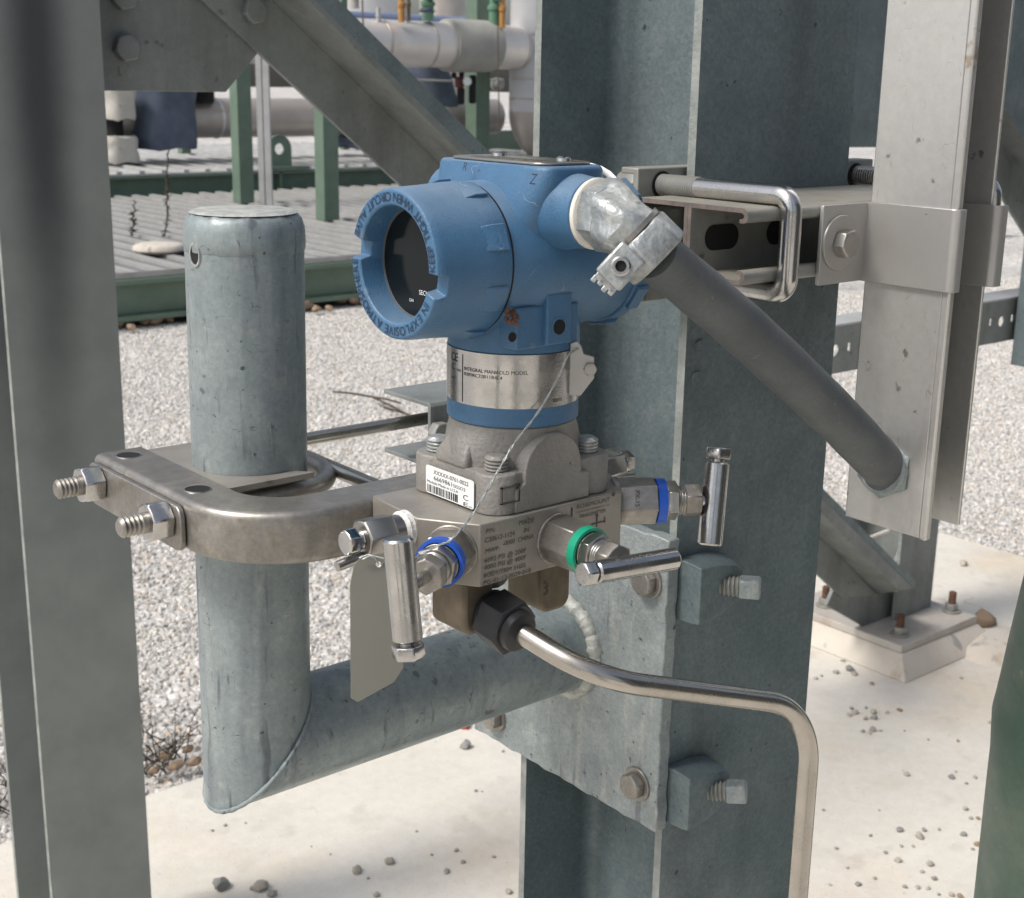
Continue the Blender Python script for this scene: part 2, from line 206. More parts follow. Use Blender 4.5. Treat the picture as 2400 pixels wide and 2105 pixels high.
# ------------------------------------------------------------ mesh builder
def basis(d):
    d = Vector(d).normalized(); a = Vector((0,0,1)) if abs(d.z) < 0.9 else Vector((1,0,0))
    u = a.cross(d).normalized(); v = d.cross(u); return u, v, d
class MB:
    def __init__(s): s.v = []; s.f = []
    def add(s, verts, faces):
        o = len(s.v); s.v += [tuple(p) for p in verts]; s.f += [tuple(i+o for i in f) for f in faces]; return s
    def box(s, a, b):
        x0,y0,z0 = [min(a[i],b[i]) for i in range(3)]; x1,y1,z1 = [max(a[i],b[i]) for i in range(3)]
        return s.add([(x0,y0,z0),(x1,y0,z0),(x1,y1,z0),(x0,y1,z0),(x0,y0,z1),(x1,y0,z1),(x1,y1,z1),(x0,y1,z1)],
            [(0,3,2,1),(4,5,6,7),(0,1,5,4),(1,2,6,5),(2,3,7,6),(3,0,4,7)])
    def obox(s, c, ax, ay, az, hx, hy, hz):          # oriented box
        c = Vector(c); ax, ay, az = Vector(ax)*hx, Vector(ay)*hy, Vector(az)*hz
        P = [c+ax*i+ay*j+az*k for k in (-1,1) for i,j in ((-1,-1),(1,-1),(1,1),(-1,1))]
        return s.add(P, [(0,3,2,1),(4,5,6,7),(0,1,5,4),(1,2,6,5),(2,3,7,6),(3,0,4,7)])
    def loft(s, rings, cap0=True, cap1=True, closed=True):
        n = len(rings[0]); V = [p for r in rings for p in r]; Fc = []
        for i in range(len(rings)-1):
            for j in range(n if closed else n-1):
                k = (j+1) % n; Fc.append((i*n+j, i*n+k, (i+1)*n+k, (i+1)*n+j))
        if cap0: Fc.append(tuple(range(n-1,-1,-1)))
        if cap1: Fc.append(tuple((len(rings)-1)*n+j for j in range(n)))
        return s.add(V, Fc)
    def prism(s, poly, o, eu, ev, ed, t):            # polygon in (eu,ev) at origin o, pushed t along ed
        o, eu, ev, ed = Vector(o), Vector(eu), Vector(ev), Vector(ed)
        r0 = [o+eu*a+ev*b for a,b in poly]; r1 = [p+ed*t for p in r0]
        return s.loft([r0, r1])
    def lathe(s, prof, o, d, n=48, cap0=True, cap1=True, ref=None):   # prof: (distance along d, radius)
        u, v, d = basis(d) if ref is None else ref; o = Vector(o)
        return s.loft([[o+d*t+(u*math.cos(2*PI*j/n)+v*math.sin(2*PI*j/n))*r for j in range(n)] for t, r in prof], cap0, cap1)
    def cyl(s, p0, p1, r0, r1=None, n=32):
        p0, p1 = Vector(p0), Vector(p1); return s.lathe([(0,r0),((p1-p0).length, r0 if r1 is None else r1)], p0, p1-p0, n)
    def hexa(s, p0, p1, r, cham=0.12, rot=0.0):      # hexagon bar, chamfered end
        p0, p1 = Vector(p0), Vector(p1); d = p1-p0; Ln = d.length; u, v, d = basis(d)
        def ring(t, k): return [p0+d*t+(u*math.cos(rot+PI/3*j)+v*math.sin(rot+PI/3*j))*r*k for j in range(6)]
        def ring12(t, k):
            return [p0+d*t+(u*math.cos(rot+PI/6*j)+v*math.sin(rot+PI/6*j))*r*(k if j%2==0 else min(k*0.985, 0.866)) for j in range(12)]
        c = cham*r
        return s.loft([ring12(0,0.9), ring12(c*0.6,1.0), ring12(Ln-c*0.6,1.0), ring12(Ln,0.88)])
    def thread(s, p0, p1, r, pitch, n=20, depth=0.14, tip=True):
        p0, p1 = Vector(p0), Vector(p1); d = p1-p0; Ln = d.length; k = max(2, int(Ln/pitch)); prof = []
        for i in range(k):
            t = Ln*i/k; q = Ln/k; prof += [(t, r*(1-depth)), (t+q*0.4, r), (t+q*0.6, r)]
        prof += [(Ln, r*(1-depth))] if not tip else [(Ln, r*0.86), (Ln+r*0.12, r*0.7)]
        return s.lathe(prof, p0, d, n)
    def tube(s, path, r, n=20, caps=True):
        path = [Vector(p) for p in path]; rings = []; u = None
        for i, p in enumerate(path):
            d = (path[min(i+1,len(path)-1)]-path[max(i-1,0)]).normalized()
            if u is None: u, v, _ = basis(d)
            else:
                u = (u-d*u.dot(d)).normalized(); v = d.cross(u)
            rr = r[i] if isinstance(r, (list, tuple)) else r
            rings.append([p+(u*math.cos(2*PI*j/n)+v*math.sin(2*PI*j/n))*rr for j in range(n)])
        return s.loft(rings, caps, caps)
    def disc_ring(s, o, d, r0, r1, t, n=40):         # washer
        return s.lathe([(0,r0),(0,r1),(t,r1),(t,r0),(0,r0)], o, d, n, False, False)
    def strip(s, rings): return s.loft(rings, False, False, False)
def fillet(pts, r, n=10):                            # round the corners of a polyline
    pts = [Vector(p) for p in pts]; out = [pts[0]]
    for i in range(1, len(pts)-1):
        rr = r[i-1] if isinstance(r, (list, tuple)) else r
        a, b, c = pts[i-1], pts[i], pts[i+1]; d0 = (a-b).normalized(); d1 = (c-b).normalized()
        ang = d0.angle(d1); t = min(rr/math.tan(ang/2), (a-b).length*0.49, (c-b).length*0.49); q = t*math.tan(ang/2)
        cen = b+(d0+d1).normalized()*(q/math.sin(ang/2)); p0, p1 = b+d0*t, b+d1*t; e0, e1 = (p0-cen), (p1-cen)
        w = e0.angle(e1)
        for k in range(n+1):
            f = k/n; out.append(cen+(e0*math.sin((1-f)*w)+e1*math.sin(f*w))/math.sin(w) if w > 1e-4 else b)
    out.append(pts[-1]); return out
def rrect(w, h, r, n=5):                             # rounded rectangle outline, centred
    P = []
    for cx, cy, a0 in ((w/2-r,h/2-r,0),(-w/2+r,h/2-r,PI/2),(-w/2+r,-h/2+r,PI),(w/2-r,-h/2+r,1.5*PI)):
        P += [(cx+r*math.cos(a0+PI/2*k/n), cy+r*math.sin(a0+PI/2*k/n)) for k in range(n+1)]
    return P

# ------------------------------------------------------------ scene objects
def tag(o, label=None, cat=None, group=None, kind=None):
    for k, v in (('label',label),('category',cat),('group',group),('kind',kind)):
        if v: o[k] = v
    return o
def thing(name, loc, label, cat, group=None):
    o = bpy.data.objects.new(name, None); C.objects.link(o); o.location = loc; o.empty_display_size = 0.02
    return tag(o, label, cat, group)
def wloc(o):
    p = Vector(o.location)
    while o.parent: o = o.parent; p += Vector(o.location)
    return p
def part(name, mb, m, parent=None, loc=None, bevel=0.0, segs=2, sharp=35, smooth=True, label=None):
    base = wloc(parent) if parent else Vector((0,0,0)); off = Vector(loc) if loc is not None else Vector((0,0,0))
    me = bpy.data.meshes.new(name); sh = base+off
    me.from_pydata([(x-sh.x, y-sh.y, z-sh.z) for x,y,z in mb.v], [], mb.f); me.validate(); me.update()
    bm = bmesh.new(); bm.from_mesh(me); bmesh.ops.recalc_face_normals(bm, faces=bm.faces); bm.to_mesh(me); bm.free()
    me.materials.append(M_[m] if isinstance(m, str) else m)
    if smooth:
        me.polygons.foreach_set('use_smooth', [True]*len(me.polygons)); me.set_sharp_from_angle(angle=math.radians(sharp))
    o = bpy.data.objects.new(name, me); C.objects.link(o); o.location = off
    if parent: o.parent = parent
    if bevel:
        b = o.modifiers.new('edge', 'BEVEL'); b.width = bevel; b.segments = segs; b.limit_method = 'ANGLE'; b.angle_limit = math.radians(40)
    if label: o['label'] = label
    return o
# ------------------------------------------------------------ lettering
_glyph = {}
def glyphs(txt):
    if txt not in _glyph:
        cu = bpy.data.curves.new('lettering', 'FONT'); cu.body = txt; cu.size = 1.0; cu.resolution_u = 3
        ob = bpy.data.objects.new('lettering', cu); C.objects.link(ob); dg = bpy.context.evaluated_depsgraph_get(); dg.update()
        me = bpy.data.meshes.new_from_object(ob.evaluated_get(dg))
        V = [(v.co.x, v.co.y) for v in me.vertices]; Fc = [tuple(p.vertices) for p in me.polygons]
        bpy.data.objects.remove(ob); bpy.data.curves.remove(cu); bpy.data.meshes.remove(me)
        _glyph[txt] = (V, Fc)
    return _glyph[txt]
def text_flat(mb, txt, o, eu, ev, size, width=None, lift=None, align='l', slant=0.0):   # o: baseline start; eu right, ev up
    V, Fc = glyphs(txt)
    if not V: return
    w = max(p[0] for p in V); sx = size if width is None else width/w
    o, eu, ev = Vector(o), Vector(eu), Vector(ev); n = eu.cross(ev)*(lift or 0.0003)
    dx = {'l':0,'c':-w*sx/2,'r':-w*sx}[align]
    mb.add([o+n+eu*(x*sx+dx+y*size*slant)+ev*(y*size) for x,y in V], Fc)
def text_arc(mb, txt, fn, size, a0, a1, ccw):        # fn(angle) -> (position, right, up, normal); spread between the angles
    W = []
    for ch in txt:
        if ch == ' ': W.append((None, 0.34)); continue
        V, Fc = glyphs(ch); x0 = min(p[0] for p in V); x1 = max(p[0] for p in V); W.append(((V,Fc,x0), x1-x0+0.13))
    tot = sum(w for _, w in W); t = 0
    for g, w in W:
        a = a0+(a1-a0)*(t+w/2)/tot; t += w
        if g is None: continue
        V, Fc, x0 = g; p, r, u, n = fn(a); cw = w-0.13
        mb.add([p+n*0.0002+r*((x-x0-cw/2)*size)+u*((y-0.36)*size) for x,y in V], Fc)
from mathutils.geometry import tessellate_polygon
def plate(mb, outer, holes, o, eu, ev, ed, t):       # flat plate with real holes, thickness t along ed
    o, eu, ev, ed = Vector(o), Vector(eu), Vector(ev), Vector(ed)
    loops = [outer]+list(holes); flat = [p for l in loops for p in l]
    tris = tessellate_polygon([[Vector((a,b,0)) for a,b in l] for l in loops])
    n = len(flat); V = [o+eu*a+ev*b for a,b in flat]; V += [p+ed*t for p in V]
    Fc = [tuple(x) for x in tris]+[tuple(i+n for i in reversed(x)) for x in tris]; k = 0
    for l in loops:
        m = len(l)
        for i in range(m): j = (i+1) % m; Fc.append((k+i, k+j, n+k+j, n+k+i))
        k += m
    return mb.add(V, Fc)
def circ2(cx, cy, r, n=20, ry=None): return [(cx+r*math.cos(2*PI*i/n), cy+(ry or r)*math.sin(2*PI*i/n)) for i in range(n)]
def oval2(cx, cy, hw, r, n=10):
    return [(cx+hw+r*math.cos(-PI/2+PI*i/n), cy+r*math.sin(-PI/2+PI*i/n)) for i in range(n+1)]+[(cx-hw+r*math.cos(PI/2+PI*i/n), cy+r*math.sin(PI/2+PI*i/n)) for i in range(n+1)]
X_, Y_, Z_ = Vector((1,0,0)), Vector((0,1,0)), Vector((0,0,1))
def hsection(x0, x1, y0, y1, tf, tw, r, z0, z1):     # H column, flanges facing -y and +y, web across
    xm = (x0+x1)/2; P = []
    def arc(cx, cy, a0, a1, n=5): return [(cx+r*math.cos(a0+(a1-a0)*k/n), cy+r*math.sin(a0+(a1-a0)*k/n)) for k in range(n+1)]
    P += [(x0,y0),(x1,y0),(x1,y0+tf)]+arc(xm+tw/2+r, y0+tf+r, -PI/2, -PI, 5)+arc(xm+tw/2+r, y1-tf-r, PI, PI/2, 5)
    P += [(x1,y1-tf),(x1,y1),(x0,y1),(x0,y1-tf)]+arc(xm-tw/2-r, y1-tf-r, PI/2, 0, 5)+arc(xm-tw/2-r, y0+tf+r, 0, -PI/2, 5)+[(x0,y0+tf)]
    mb = MB(); mb.loft([[Vector((a,b,z)) for a,b in P] for z in (z0, z0*0.75+z1*0.25, (z0+z1)/2, z1)]); return mb
def edge_mat(o, m, test):                            # second material on some faces
    o.data.materials.append(M_[m])
    for p in o.data.polygons:
        if test(p): p.material_index = 1

# ============================================================ SETTING
zs = -H
slab_x1, slab_y1 = 3.68, 2.295
g = MB(); S = 90
g.add([(-S,-S,zs-0.0262),(S,-S,zs-0.0262),(S,S*1.5,zs-0.0262),(-S,S*1.5,zs-0.0262)], [(0,1,2,3)])
tag(part('gravel_ground', g, gravel_material(False), smooth=False), kind='structure')
b = MB(); b.box((-6,-6,zs-0.16), (slab_x1, slab_y1, zs))
tag(part('concrete_slab', b, slab_material(), bevel=0.008), kind='structure')

# gravel stones: one mass nobody could count; instanced stones over the gravel seen near the slab
def gravel_stuff():
    me = bpy.data.meshes.new('gravel_stones')
    zz = zs-0.026
    def G(px, py): p = PX(px, py, 'z', zs); return (p.x, p.y, zz)
    V = [(0.45,slab_y1+0.01,zz),(slab_x1+0.01,slab_y1+0.01,zz),(slab_x1+0.01,1.2,zz),G(2420,1500),G(2420,640),G(1800,690),G(1250,690),G(210,760),G(0,900),G(-30,1990)]
    me.from_pydata([V[0],V[1],V[2],V[3],V[4],V[5],V[6],V[7],V[8],V[9]], [], [(0,1,6,7,8,9),(1,4,5,6),(1,2,3,4)]); me.update()
    bm = bmesh.new(); bm.from_mesh(me); bmesh.ops.recalc_face_normals(bm, faces=bm.faces)
    for f in bm.faces:
        if f.normal.z < 0: f.normal_flip()
    bm.to_mesh(me); bm.free()
    o = bpy.data.objects.new('gravel_stones', me); C.objects.link(o); me.materials.append(gravel_material(True))
    nt = bpy.data.node_groups.new('scatter_stones', 'GeometryNodeTree')
    nt.interface.new_socket('Geometry', in_out='INPUT', socket_type='NodeSocketGeometry'); nt.interface.new_socket('Geometry', in_out='OUTPUT', socket_type='NodeSocketGeometry')
    N, L = nt.nodes, nt.links; gi = N.new('NodeGroupInput'); go = N.new('NodeGroupOutput')
    d = N.new('GeometryNodeDistributePointsOnFaces'); d.inputs['Density'].default_value = 5600; L.new(gi.outputs[0], d.inputs['Mesh'])
    join = N.new('GeometryNodeJoinGeometry'); last = None
    for k in range(3):
        ico = N.new('GeometryNodeMeshIcoSphere'); ico.inputs['Radius'].default_value = 1; ico.inputs['Subdivisions'].default_value = 2
        sp = N.new('GeometryNodeSetPosition'); L.new(ico.outputs[0], sp.inputs['Geometry'])
        pos = N.new('GeometryNodeInputPosition'); no = N.new('ShaderNodeTexNoise'); no.noise_dimensions = '4D'; no.inputs['Scale'].default_value = 0.9; no.inputs['W'].default_value = 3.3*k+1
        L.new(pos.outputs[0], no.inputs['Vector'])
        sub = N.new('ShaderNodeVectorMath'); sub.operation = 'SUBTRACT'; L.new(no.outputs['Color'], sub.inputs[0]); sub.inputs[1].default_value = (0.5,0.5,0.5)
        sc = N.new('ShaderNodeVectorMath'); sc.operation = 'SCALE'; L.new(sub.outputs[0], sc.inputs[0]); sc.inputs['Scale'].default_value = 1.5
        L.new(sc.outputs[0], sp.inputs['Offset'])
        sm = N.new('GeometryNodeSetMaterial'); sm.inputs['Material'].default_value = me.materials[0]; L.new(sp.outputs[0], sm.inputs['Geometry'])
        gi2 = N.new('GeometryNodeGeometryToInstance'); L.new(sm.outputs[0], gi2.inputs[0]); L.new(gi2.outputs[0], join.inputs[0])
    ip = N.new('GeometryNodeInstanceOnPoints'); L.new(d.outputs['Points'], ip.inputs['Points']); L.new(join.outputs[0], ip.inputs['Instance'])
    ip.inputs['Pick Instance'].default_value = True
    r1 = N.new('FunctionNodeRandomValue'); r1.data_type = 'FLOAT_VECTOR'; r1.inputs[0].default_value = (0,0,0); r1.inputs[1].default_value = (6.28,6.28,6.28)
    L.new(r1.outputs[0], ip.inputs['Rotation'])
    r2 = N.new('FunctionNodeRandomValue'); r2.data_type = 'FLOAT_VECTOR'; r2.inputs[0].default_value = (0.0035,0.0035,0.0025); r2.inputs[1].default_value = (0.0105,0.0092,0.0072); r2.inputs['Seed'].default_value = 5
    L.new(r2.outputs[0], ip.inputs['Scale']); L.new(ip.outputs[0], go.inputs[0])
    o.modifiers.new('stones', 'NODES').node_group = nt
    tag(o, kind='stuff', label='pale washed limestone gravel lying around the concrete slab', cat='gravel')
gravel_stuff()

# ============================================================ MAIN COLUMN
cx0, cx1, cy0, cy1 = 0.588, 0.728, 0.5446, 0.6850
col = thing('steel_column', (0.658,0.615,-H), 'thick galvanised wide-flange column filling the centre right, transmitter stand bolted to it', 'column', 'galvanised H columns')
co_ = part('column_section', hsection(cx0, cx1, cy0, cy1, 0.006, 0.006, 0.011, -H, 1.1), 'galv', col)
edge_mat(co_, 'galv_cut', lambda p: abs(p.normal.x) > 0.9 and (abs(p.center.x-(cx0-0.658)) < 0.002 or abs(p.center.x-(cx1-0.658)) < 0.002))
for k, (px, py) in enumerate(((1640,812),(1632,886))):     # two small holes plugged with bolts in the flange
    q = PX(px, py, 'y', cy0); mb = MB(); mb.lathe([(0,0.0042),(0.0012,0.004),(0.0012,0.0)], (q.x,cy0,q.z), (0,-1,0), 20, False, False); part('hole_plug', mb, 'galv', col)

# ============================================================ PIPE STAND
ax, ay, pr = 0.34893, 0.63209, 0.03015; za = -0.363; zt = -0.0675
xpl = 0.578                                           # plate face
rdir = Vector((R[0][0], R[0][1], 0)).normalized()
def pax(z): return Vector((ax, ay, z))+rdir*(0.0009+(z-zt)*0.0085)
st = thing('pipe_stand', (ax, ay, za-pr), 'grey galvanised L-shaped pipe stand with capped top, welded to a bolted plate', 'pipe stand')
N_ = 72; mb = MB(); zlev = [-0.0865,-0.12,-0.16,-0.2,-0.24,-0.28,-0.31]
rings = [[pax(z)+Vector((pr*math.cos(2*PI*j/N_), pr*math.sin(2*PI*j/N_), 0)) for j in range(N_)] for z in zlev]
low = []
for j in range(N_):
    a = 2*PI*j/N_; x, y = pr*math.cos(a), pr*math.sin(a); z = za+x; q = pax(z); low.append(Vector((q.x+x, q.y+y, z)))
rings.append(low); mb.loft(rings, False, False)
vp = part('vertical_pipe', mb, 'galv_pipe', st)
mb = MB(); q = pax(zt)
mb.loft([[Vector((q.x+r*math.cos(2*PI*j/N_)*(1+0.006*math.sin(5*j)), q.y+r*math.sin(2*PI*j/N_)*(1+0.006*math.cos(7*j)), z+0.0003*math.sin(j*1.7)+0.0003*math.cos(j*0.9))) for j in range(N_)]
    for z, r in ((zt-0.0195,0.0300),(zt-0.0185,0.0306),(zt-0.014,0.0309),(zt-0.008,0.0306),(zt-0.0035,0.0292),(zt-0.0008,0.0270),(zt,0.0245))], False, True)
cap = part('pipe_cap', mb, 'galv_pipe', st)
mb = MB(); mb.lathe([(0,0.0),(0.0004,0.0252),(-0.0008,0.0274)], (q.x,q.y,zt+0.0006), (0,0,1), 48, False, False); part('cap_top', mb, 'weld', cap)
# drilled vent hole near the cap
hd = (PX(443,566,'z',-0.0835)-Vector((0,0,0))); hv = Vector((-0.72,-0.35,0)).normalized()
hdir = Vector((math.cos(math.radians(188)), math.sin(math.radians(188)), 0)); hp = pax(-0.087)+hdir*(pr+0.0001); hu = Vector((-hdir.y, hdir.x, 0))
mb = MB(); mb.loft([[hp+hdir*d+hu*(0.0036*k*math.cos(t*PI/12))+Z_*(0.0052*k*math.sin(t*PI/12)) for t in range(24)] for d,k in ((-0.0012,1.25),(0.0006,1.2),(0.0006,0.95),(-0.0014,0.9))], False, False); part('vent_rim', mb, 'zinc', st)
mb = MB(); mb.loft([[hp+hdir*d+hu*(0.0036*k*math.cos(t*PI/12))+Z_*(0.0052*k*math.sin(t*PI/12)) for t in range(24)] for d,k in ((-0.003,0.98),(0.0002,0.98))], False, True); part('vent_hole', mb, 'dark', st)
mb = MB(); rings = []
r0 = []
for j in range(N_):
    a = 2*PI*j/N_; y, z = pr*math.cos(a), pr*math.sin(a); r0.append(Vector((pax(za).x+z*1.0, ay+y, za+z)))
rings = [r0]+[[Vector((x, ay+pr*math.cos(2*PI*j/N_), za+pr*math.sin(2*PI*j/N_))) for j in range(N_)] for x in (0.40,0.44,0.48,0.52,0.55,xpl+0.002)]
mb.loft(rings, False, False); part('arm_pipe', mb, 'galv_pipe', st)
mb = MB(); path = []
for j in range(97):
    a = 2*PI*j/96; path.append(Vector((pax(za).x+pr*1.005*math.sin(a), ay+pr*1.005*math.cos(a), za+pr*1.005*math.sin(a))))
mb.tube(path, [0.0013*(1+0.12*math.sin(j*2.1)+0.3*mnoise.noise(Vector((j*0.4,2,0)))) for j in range(97)], 10, False); part('mitre_weld', mb, 'galv_pipe', st)
# plate with rough bevelled edge
py0, py1, pz0, pz1 = 0.5412, 0.727, -0.4617, -0.2662
mb = MB(); pts = []
n_e = 26
def jit(k): return 0.0005*math.sin(k*2.3)+0.0004*math.sin(k*5.1)
outl = [(py0+jit(k), pz0+(pz1-pz0)*k/n_e) for k in range(n_e)]+[(py0+(py1-py0)*k/n_e, pz1+jit(k+40)) for k in range(n_e)]+[(py1+jit(k+9), pz1+(pz0-pz1)*k/n_e) for k in range(n_e)]+[(py1+(py0-py1)*k/n_e, pz0+jit(k+70)) for k in range(n_e)]
mb.prism(outl, (xpl,0,0), (0,1,0), (0,0,1), (1,0,0), 0.0097)
pl = part('mounting_plate', mb, 'galv_plate', st, bevel=0.0009)
mb = MB(); path = []; rad = []; nb = 150
for j in range(nb+1):
    a = 2*PI*j/nb; ph = (j/nb*26+0.5*mnoise.noise(Vector((j*0.06,3,0)))) % 1.0
    rr = 0.0052*(0.72+0.36*math.sqrt(max(0,1-ph))+0.35*mnoise.noise(Vector((j*0.21,0,0))))
    path.append(Vector((xpl-0.0012, ay+(pr+0.0012)*math.cos(a), za+(pr+0.0012)*math.sin(a)))); rad.append(rr)
mb.tube(path, rad, 12, False); part('weld_bead', mb, 'weld', st, sharp=60)

# ============================================================ GIRDER CLAMPS holding the plate to the flange
def hex_head(mb, p, d, r, h, washer=None):
    p, d = Vector(p), Vector(d).normalized()
    mb.hexa(p, p+d*h, r, 0.16, 0.4)
def girder_clamp(z, label, screw_tilt, yb):
    t = thing('girder_clamp', (0.61, 0.53, z-0.022), label, 'clamp', 'girder clamps on the near flange')
    mb = MB(); yo = cy0
    def cring(y, k, j):
        return [Vector((0.5885+(a-0.5885)*k+0.0006*math.sin(i*3.1+j), y, z+(b_-z)*k+0.0005*math.cos(i*2.3+j))) for i,(a,b_) in enumerate(((0.5885,z-0.0230),(0.610,z-0.0215),(0.624,z-0.0155),(0.6305,z-0.005),(0.6305,z+0.004),(0.624,z+0.0105),(0.610,z+0.0140),(0.5885,z+0.0150)))]
    mb.loft([cring(yo-0.0005,1.05,0), cring(yo-0.007,1.04,1), cring(yo-0.015,1.0,2), cring(yo-0.021,0.92,3)])
    mb.box((0.5885,0.5515,z-0.016), (0.615,0.572,z+0.016))
    mb.box((0.5890,0.5455,z-0.012), (0.5905,0.552,z+0.012))
    body = part('clamp_body', mb, 'galv', t, bevel=0.0028, segs=3)
    sd = Vector((0.62,-0.78,screw_tilt)).normalized(); s0 = Vector((0.6120, 0.5250, z-0.002))
    mb = MB(); mb.thread(s0-sd*0.004, s0+sd*0.009, 0.0064, 0.0026, 24, 0.2); ss = part('set_screw', mb, 'strut', t)
    u, v, d = basis(sd); mb = MB(); mb.obox(s0+sd*0.0150, u, v, sd, 0.0060, 0.0060, 0.0066); part('square_head', mb, 'galv_plate', ss, bevel=0.0016, segs=3)
    mb = MB(); mb.lathe([(0,0.0),(0,0.0115),(0.0016,0.0112),(0.0016,0.0)], (xpl-0.0001,yb,z), (-1,0,0), 36); w = part('washer', mb, 'bracket', t, bevel=0.0004)
    mb = MB(); hex_head(mb, (xpl-0.0015,yb,z), (-1,0,0), 0.0088, 0.0068); part('bolt_head', mb, 'bracket', t, bevel=0.0006)
    return t
girder_clamp(-0.2955, 'upper girder clamp with square-headed set screw, beneath the T handle of the right valve', 0.02, 0.5565)
girder_clamp(-0.4345, 'lower girder clamp at the plate bottom corner, its square set screw chipped', 0.10, 0.5588)
t = thing('plate_bolt', (xpl, 0.7019, -0.442), 'small rusty bolt peeping out under the horizontal pipe arm', 'bolt')
mb = MB(); mb.lathe([(0,0.0),(0,0.0115),(0.0016,0.0112),(0.0016,0.0)], (xpl-0.0001,0.7019,-0.442), (-1,0,0), 36); part('washer', mb, 'bracket', t)
mb = MB(); hex_head(mb, (xpl-0.0015,0.7019,-0.442), (-1,0,0), 0.0088, 0.0068); part('bolt_head', mb, 'bracket', t, bevel=0.0006)

# ============================================================ MOUNTING BRACKET (C section, curved) with its U-bolt
zb = -0.1977; hb = 0.0262
bk = thing('mounting_bracket', (0.32, 0.6, zb-hb), 'tan stainless curved channel bracket reaching from the pipe to the valve block', 'bracket')
xo, yo = 0.2868, 0.5315; Rb = 0.054
plan = [Vector((xo,0.689,0))]
ctr = Vector((xo+Rb, yo+Rb, 0))
plan += [Vector((xo, 0.689-(0.689-ctr.y)*k/4, 0)) for k in range(1,4)]
plan += [ctr+Vector((-math.cos(a), -math.sin(a), 0))*Rb for a in [PI/2*k/16 for k in range(17)]]
plan += [Vector((ctr.x+(0.462-ctr.x)*k/4, yo, 0)) for k in range(1,5)]
def offs(pl_, d):
    out = []
    for i, p in enumerate(pl_):
        a = pl_[max(i-1,0)]; b_ = pl_[min(i+1,len(pl_)-1)]; tt = (b_-a).normalized(); n = Vector((-tt.y, tt.x, 0)); out.append(p+n*d)
    return out
def prof_pt(d, z): return [p+Vector((0,0,z)) for p in offs(plan, d)]
tk = 0.003; fw_ = 0.0265; rc = 0.004
sec = [(fw_,zb)]+[(rc-rc*math.sin(PI/2*k/4), zb-rc+rc*math.cos(PI/2*k/4)) for k in range(5)]+[(rc-rc*math.cos(PI/2*k/4), zb-hb+rc-rc*math.sin(PI/2*k/4)) for k in range(5)]
sec += [(fw_*0.8,zb-hb),(fw_*0.8,zb-hb+tk),(tk+0.001,zb-hb+tk),(tk+0.001,zb-tk),(fw_,zb-tk)]
cols_ = [prof_pt(d, z) for d, z in sec]
mb = MB(); mb.loft([[cols_[k][i] for k in range(len(sec))] for i in range(len(plan))])
chan = part('channel', mb, 'bracket', bk, sharp=50)
for yy in (0.598, 0.676):                               # oval holes in the top flange: dark through-slots with a burr
    mb = MB(); q = Vector((0.3005, yy, zb)); mb.loft([[q+Vector((0.0062*k*math.cos(2*PI*j/28), 0.0062*k*math.sin(2*PI*j/28), dz)) for j in range(28)] for k,dz in ((1.12,-0.0002),(1.08,0.0005),(1.0,0.0003),(0.98,-0.0006))], False, False); part('hole_rim', mb, 'stainless', bk)
    mb = MB(); mb.lathe([(0,0.0061),(0.0004,0.0061)], q+Vector((0,0,-0.0003)), (0,0,1), 28, False, True); part('slot_hole', mb, 'dark', bk)
mb = MB(); mb.prism([(-a,b_) for a,b_ in rrect(0.106,0.023,0.006,4)], (xo-0.0004, 0.637, zb-hb/2-0.0015), (0,1,0), (0,0,1), (-1,0,0), 0.0028); part('clamp_plate', mb, 'bracket', bk, bevel=0.0006)
zu = zb-0.0118
mb = MB(); Ru = 0.039; u0, u1 = 0.598, 0.676; rr = (u1-u0)/2; cyU = (u0+u1)/2
path = [Vector((0.27,u0,zu))]+[Vector((0.27+(ax+0.002-0.27)*k/6,u0,zu)) for k in range(1,7)]
path += [Vector((ax+0.0045+rr*math.sin(PI*k/24), cyU-rr*math.cos(PI*k/24), zu)) for k in range(1,24)]
path += [Vector((ax+0.002-(ax+0.002-0.27)*k/6,u1,zu)) for k in range(7)]
mb.tube(path, 0.0052, 20); ub = part('u_bolt', mb, 'bracket', bk)
# flat saddle around the pipe
mb = MB(); plate(mb, [(0.306,0.684),(0.306,0.5925),(0.3640,0.5925),(0.3575,0.6010)]+[(ax+0.001+(pr+0.0012)*math.cos(a), ay+(pr+0.0012)*math.sin(a)) for a in [math.radians(-82-196*k/26) for k in range(27)]]+[(0.3575,0.6635),(0.364,0.684)], [], (0,0,zb-0.0038), X_, Y_, Z_, 0.003); part('saddle_plate', mb, 'block', bk, bevel=0.0005)
for yy, x1 in ((u0,PX(281,1243,'y',u0).x),(u1,PX(133,1152,'y',u1).x)):
    mb = MB(); mb.thread((0.278,yy,zu), (x1,yy,zu), 0.0052, 0.0021, 24, 0.18); s = part('thread', mb, 'bracket', bk)
    mb = MB(); mb.hexa((xo-0.0032,yy,zu), (xo-0.0145,yy,zu), 0.0103, 0.2, 0.25); part('hex_nut', mb, 'polished', bk, bevel=0.0007)

# ============================================================ VALVE MANIFOLD
mz1, mz0 = -0.195, -0.2252; mxc = 0.4165
vm = thing('valve_manifold', (mxc, 0.497, mz0), 'machined stainless valve block etched with part number and pressure ratings', 'valve manifold')
xa, xb, xc, yA, yB, yC = 0.358, 0.3545, 0.3715, 0.5307, 0.4895, 0.4642
xr = 0.4605
poly = [(xa,yA),(xb,yB),(xc,yC),(xr,yC),(xr+0.0165,yB),(xr+0.013,yA)]
mb = MB(); mb.prism(poly, (0,0,mz0), X_, Y_, Z_, mz1-mz0); blk = part('block', mb, 'block', vm, bevel=0.0007)
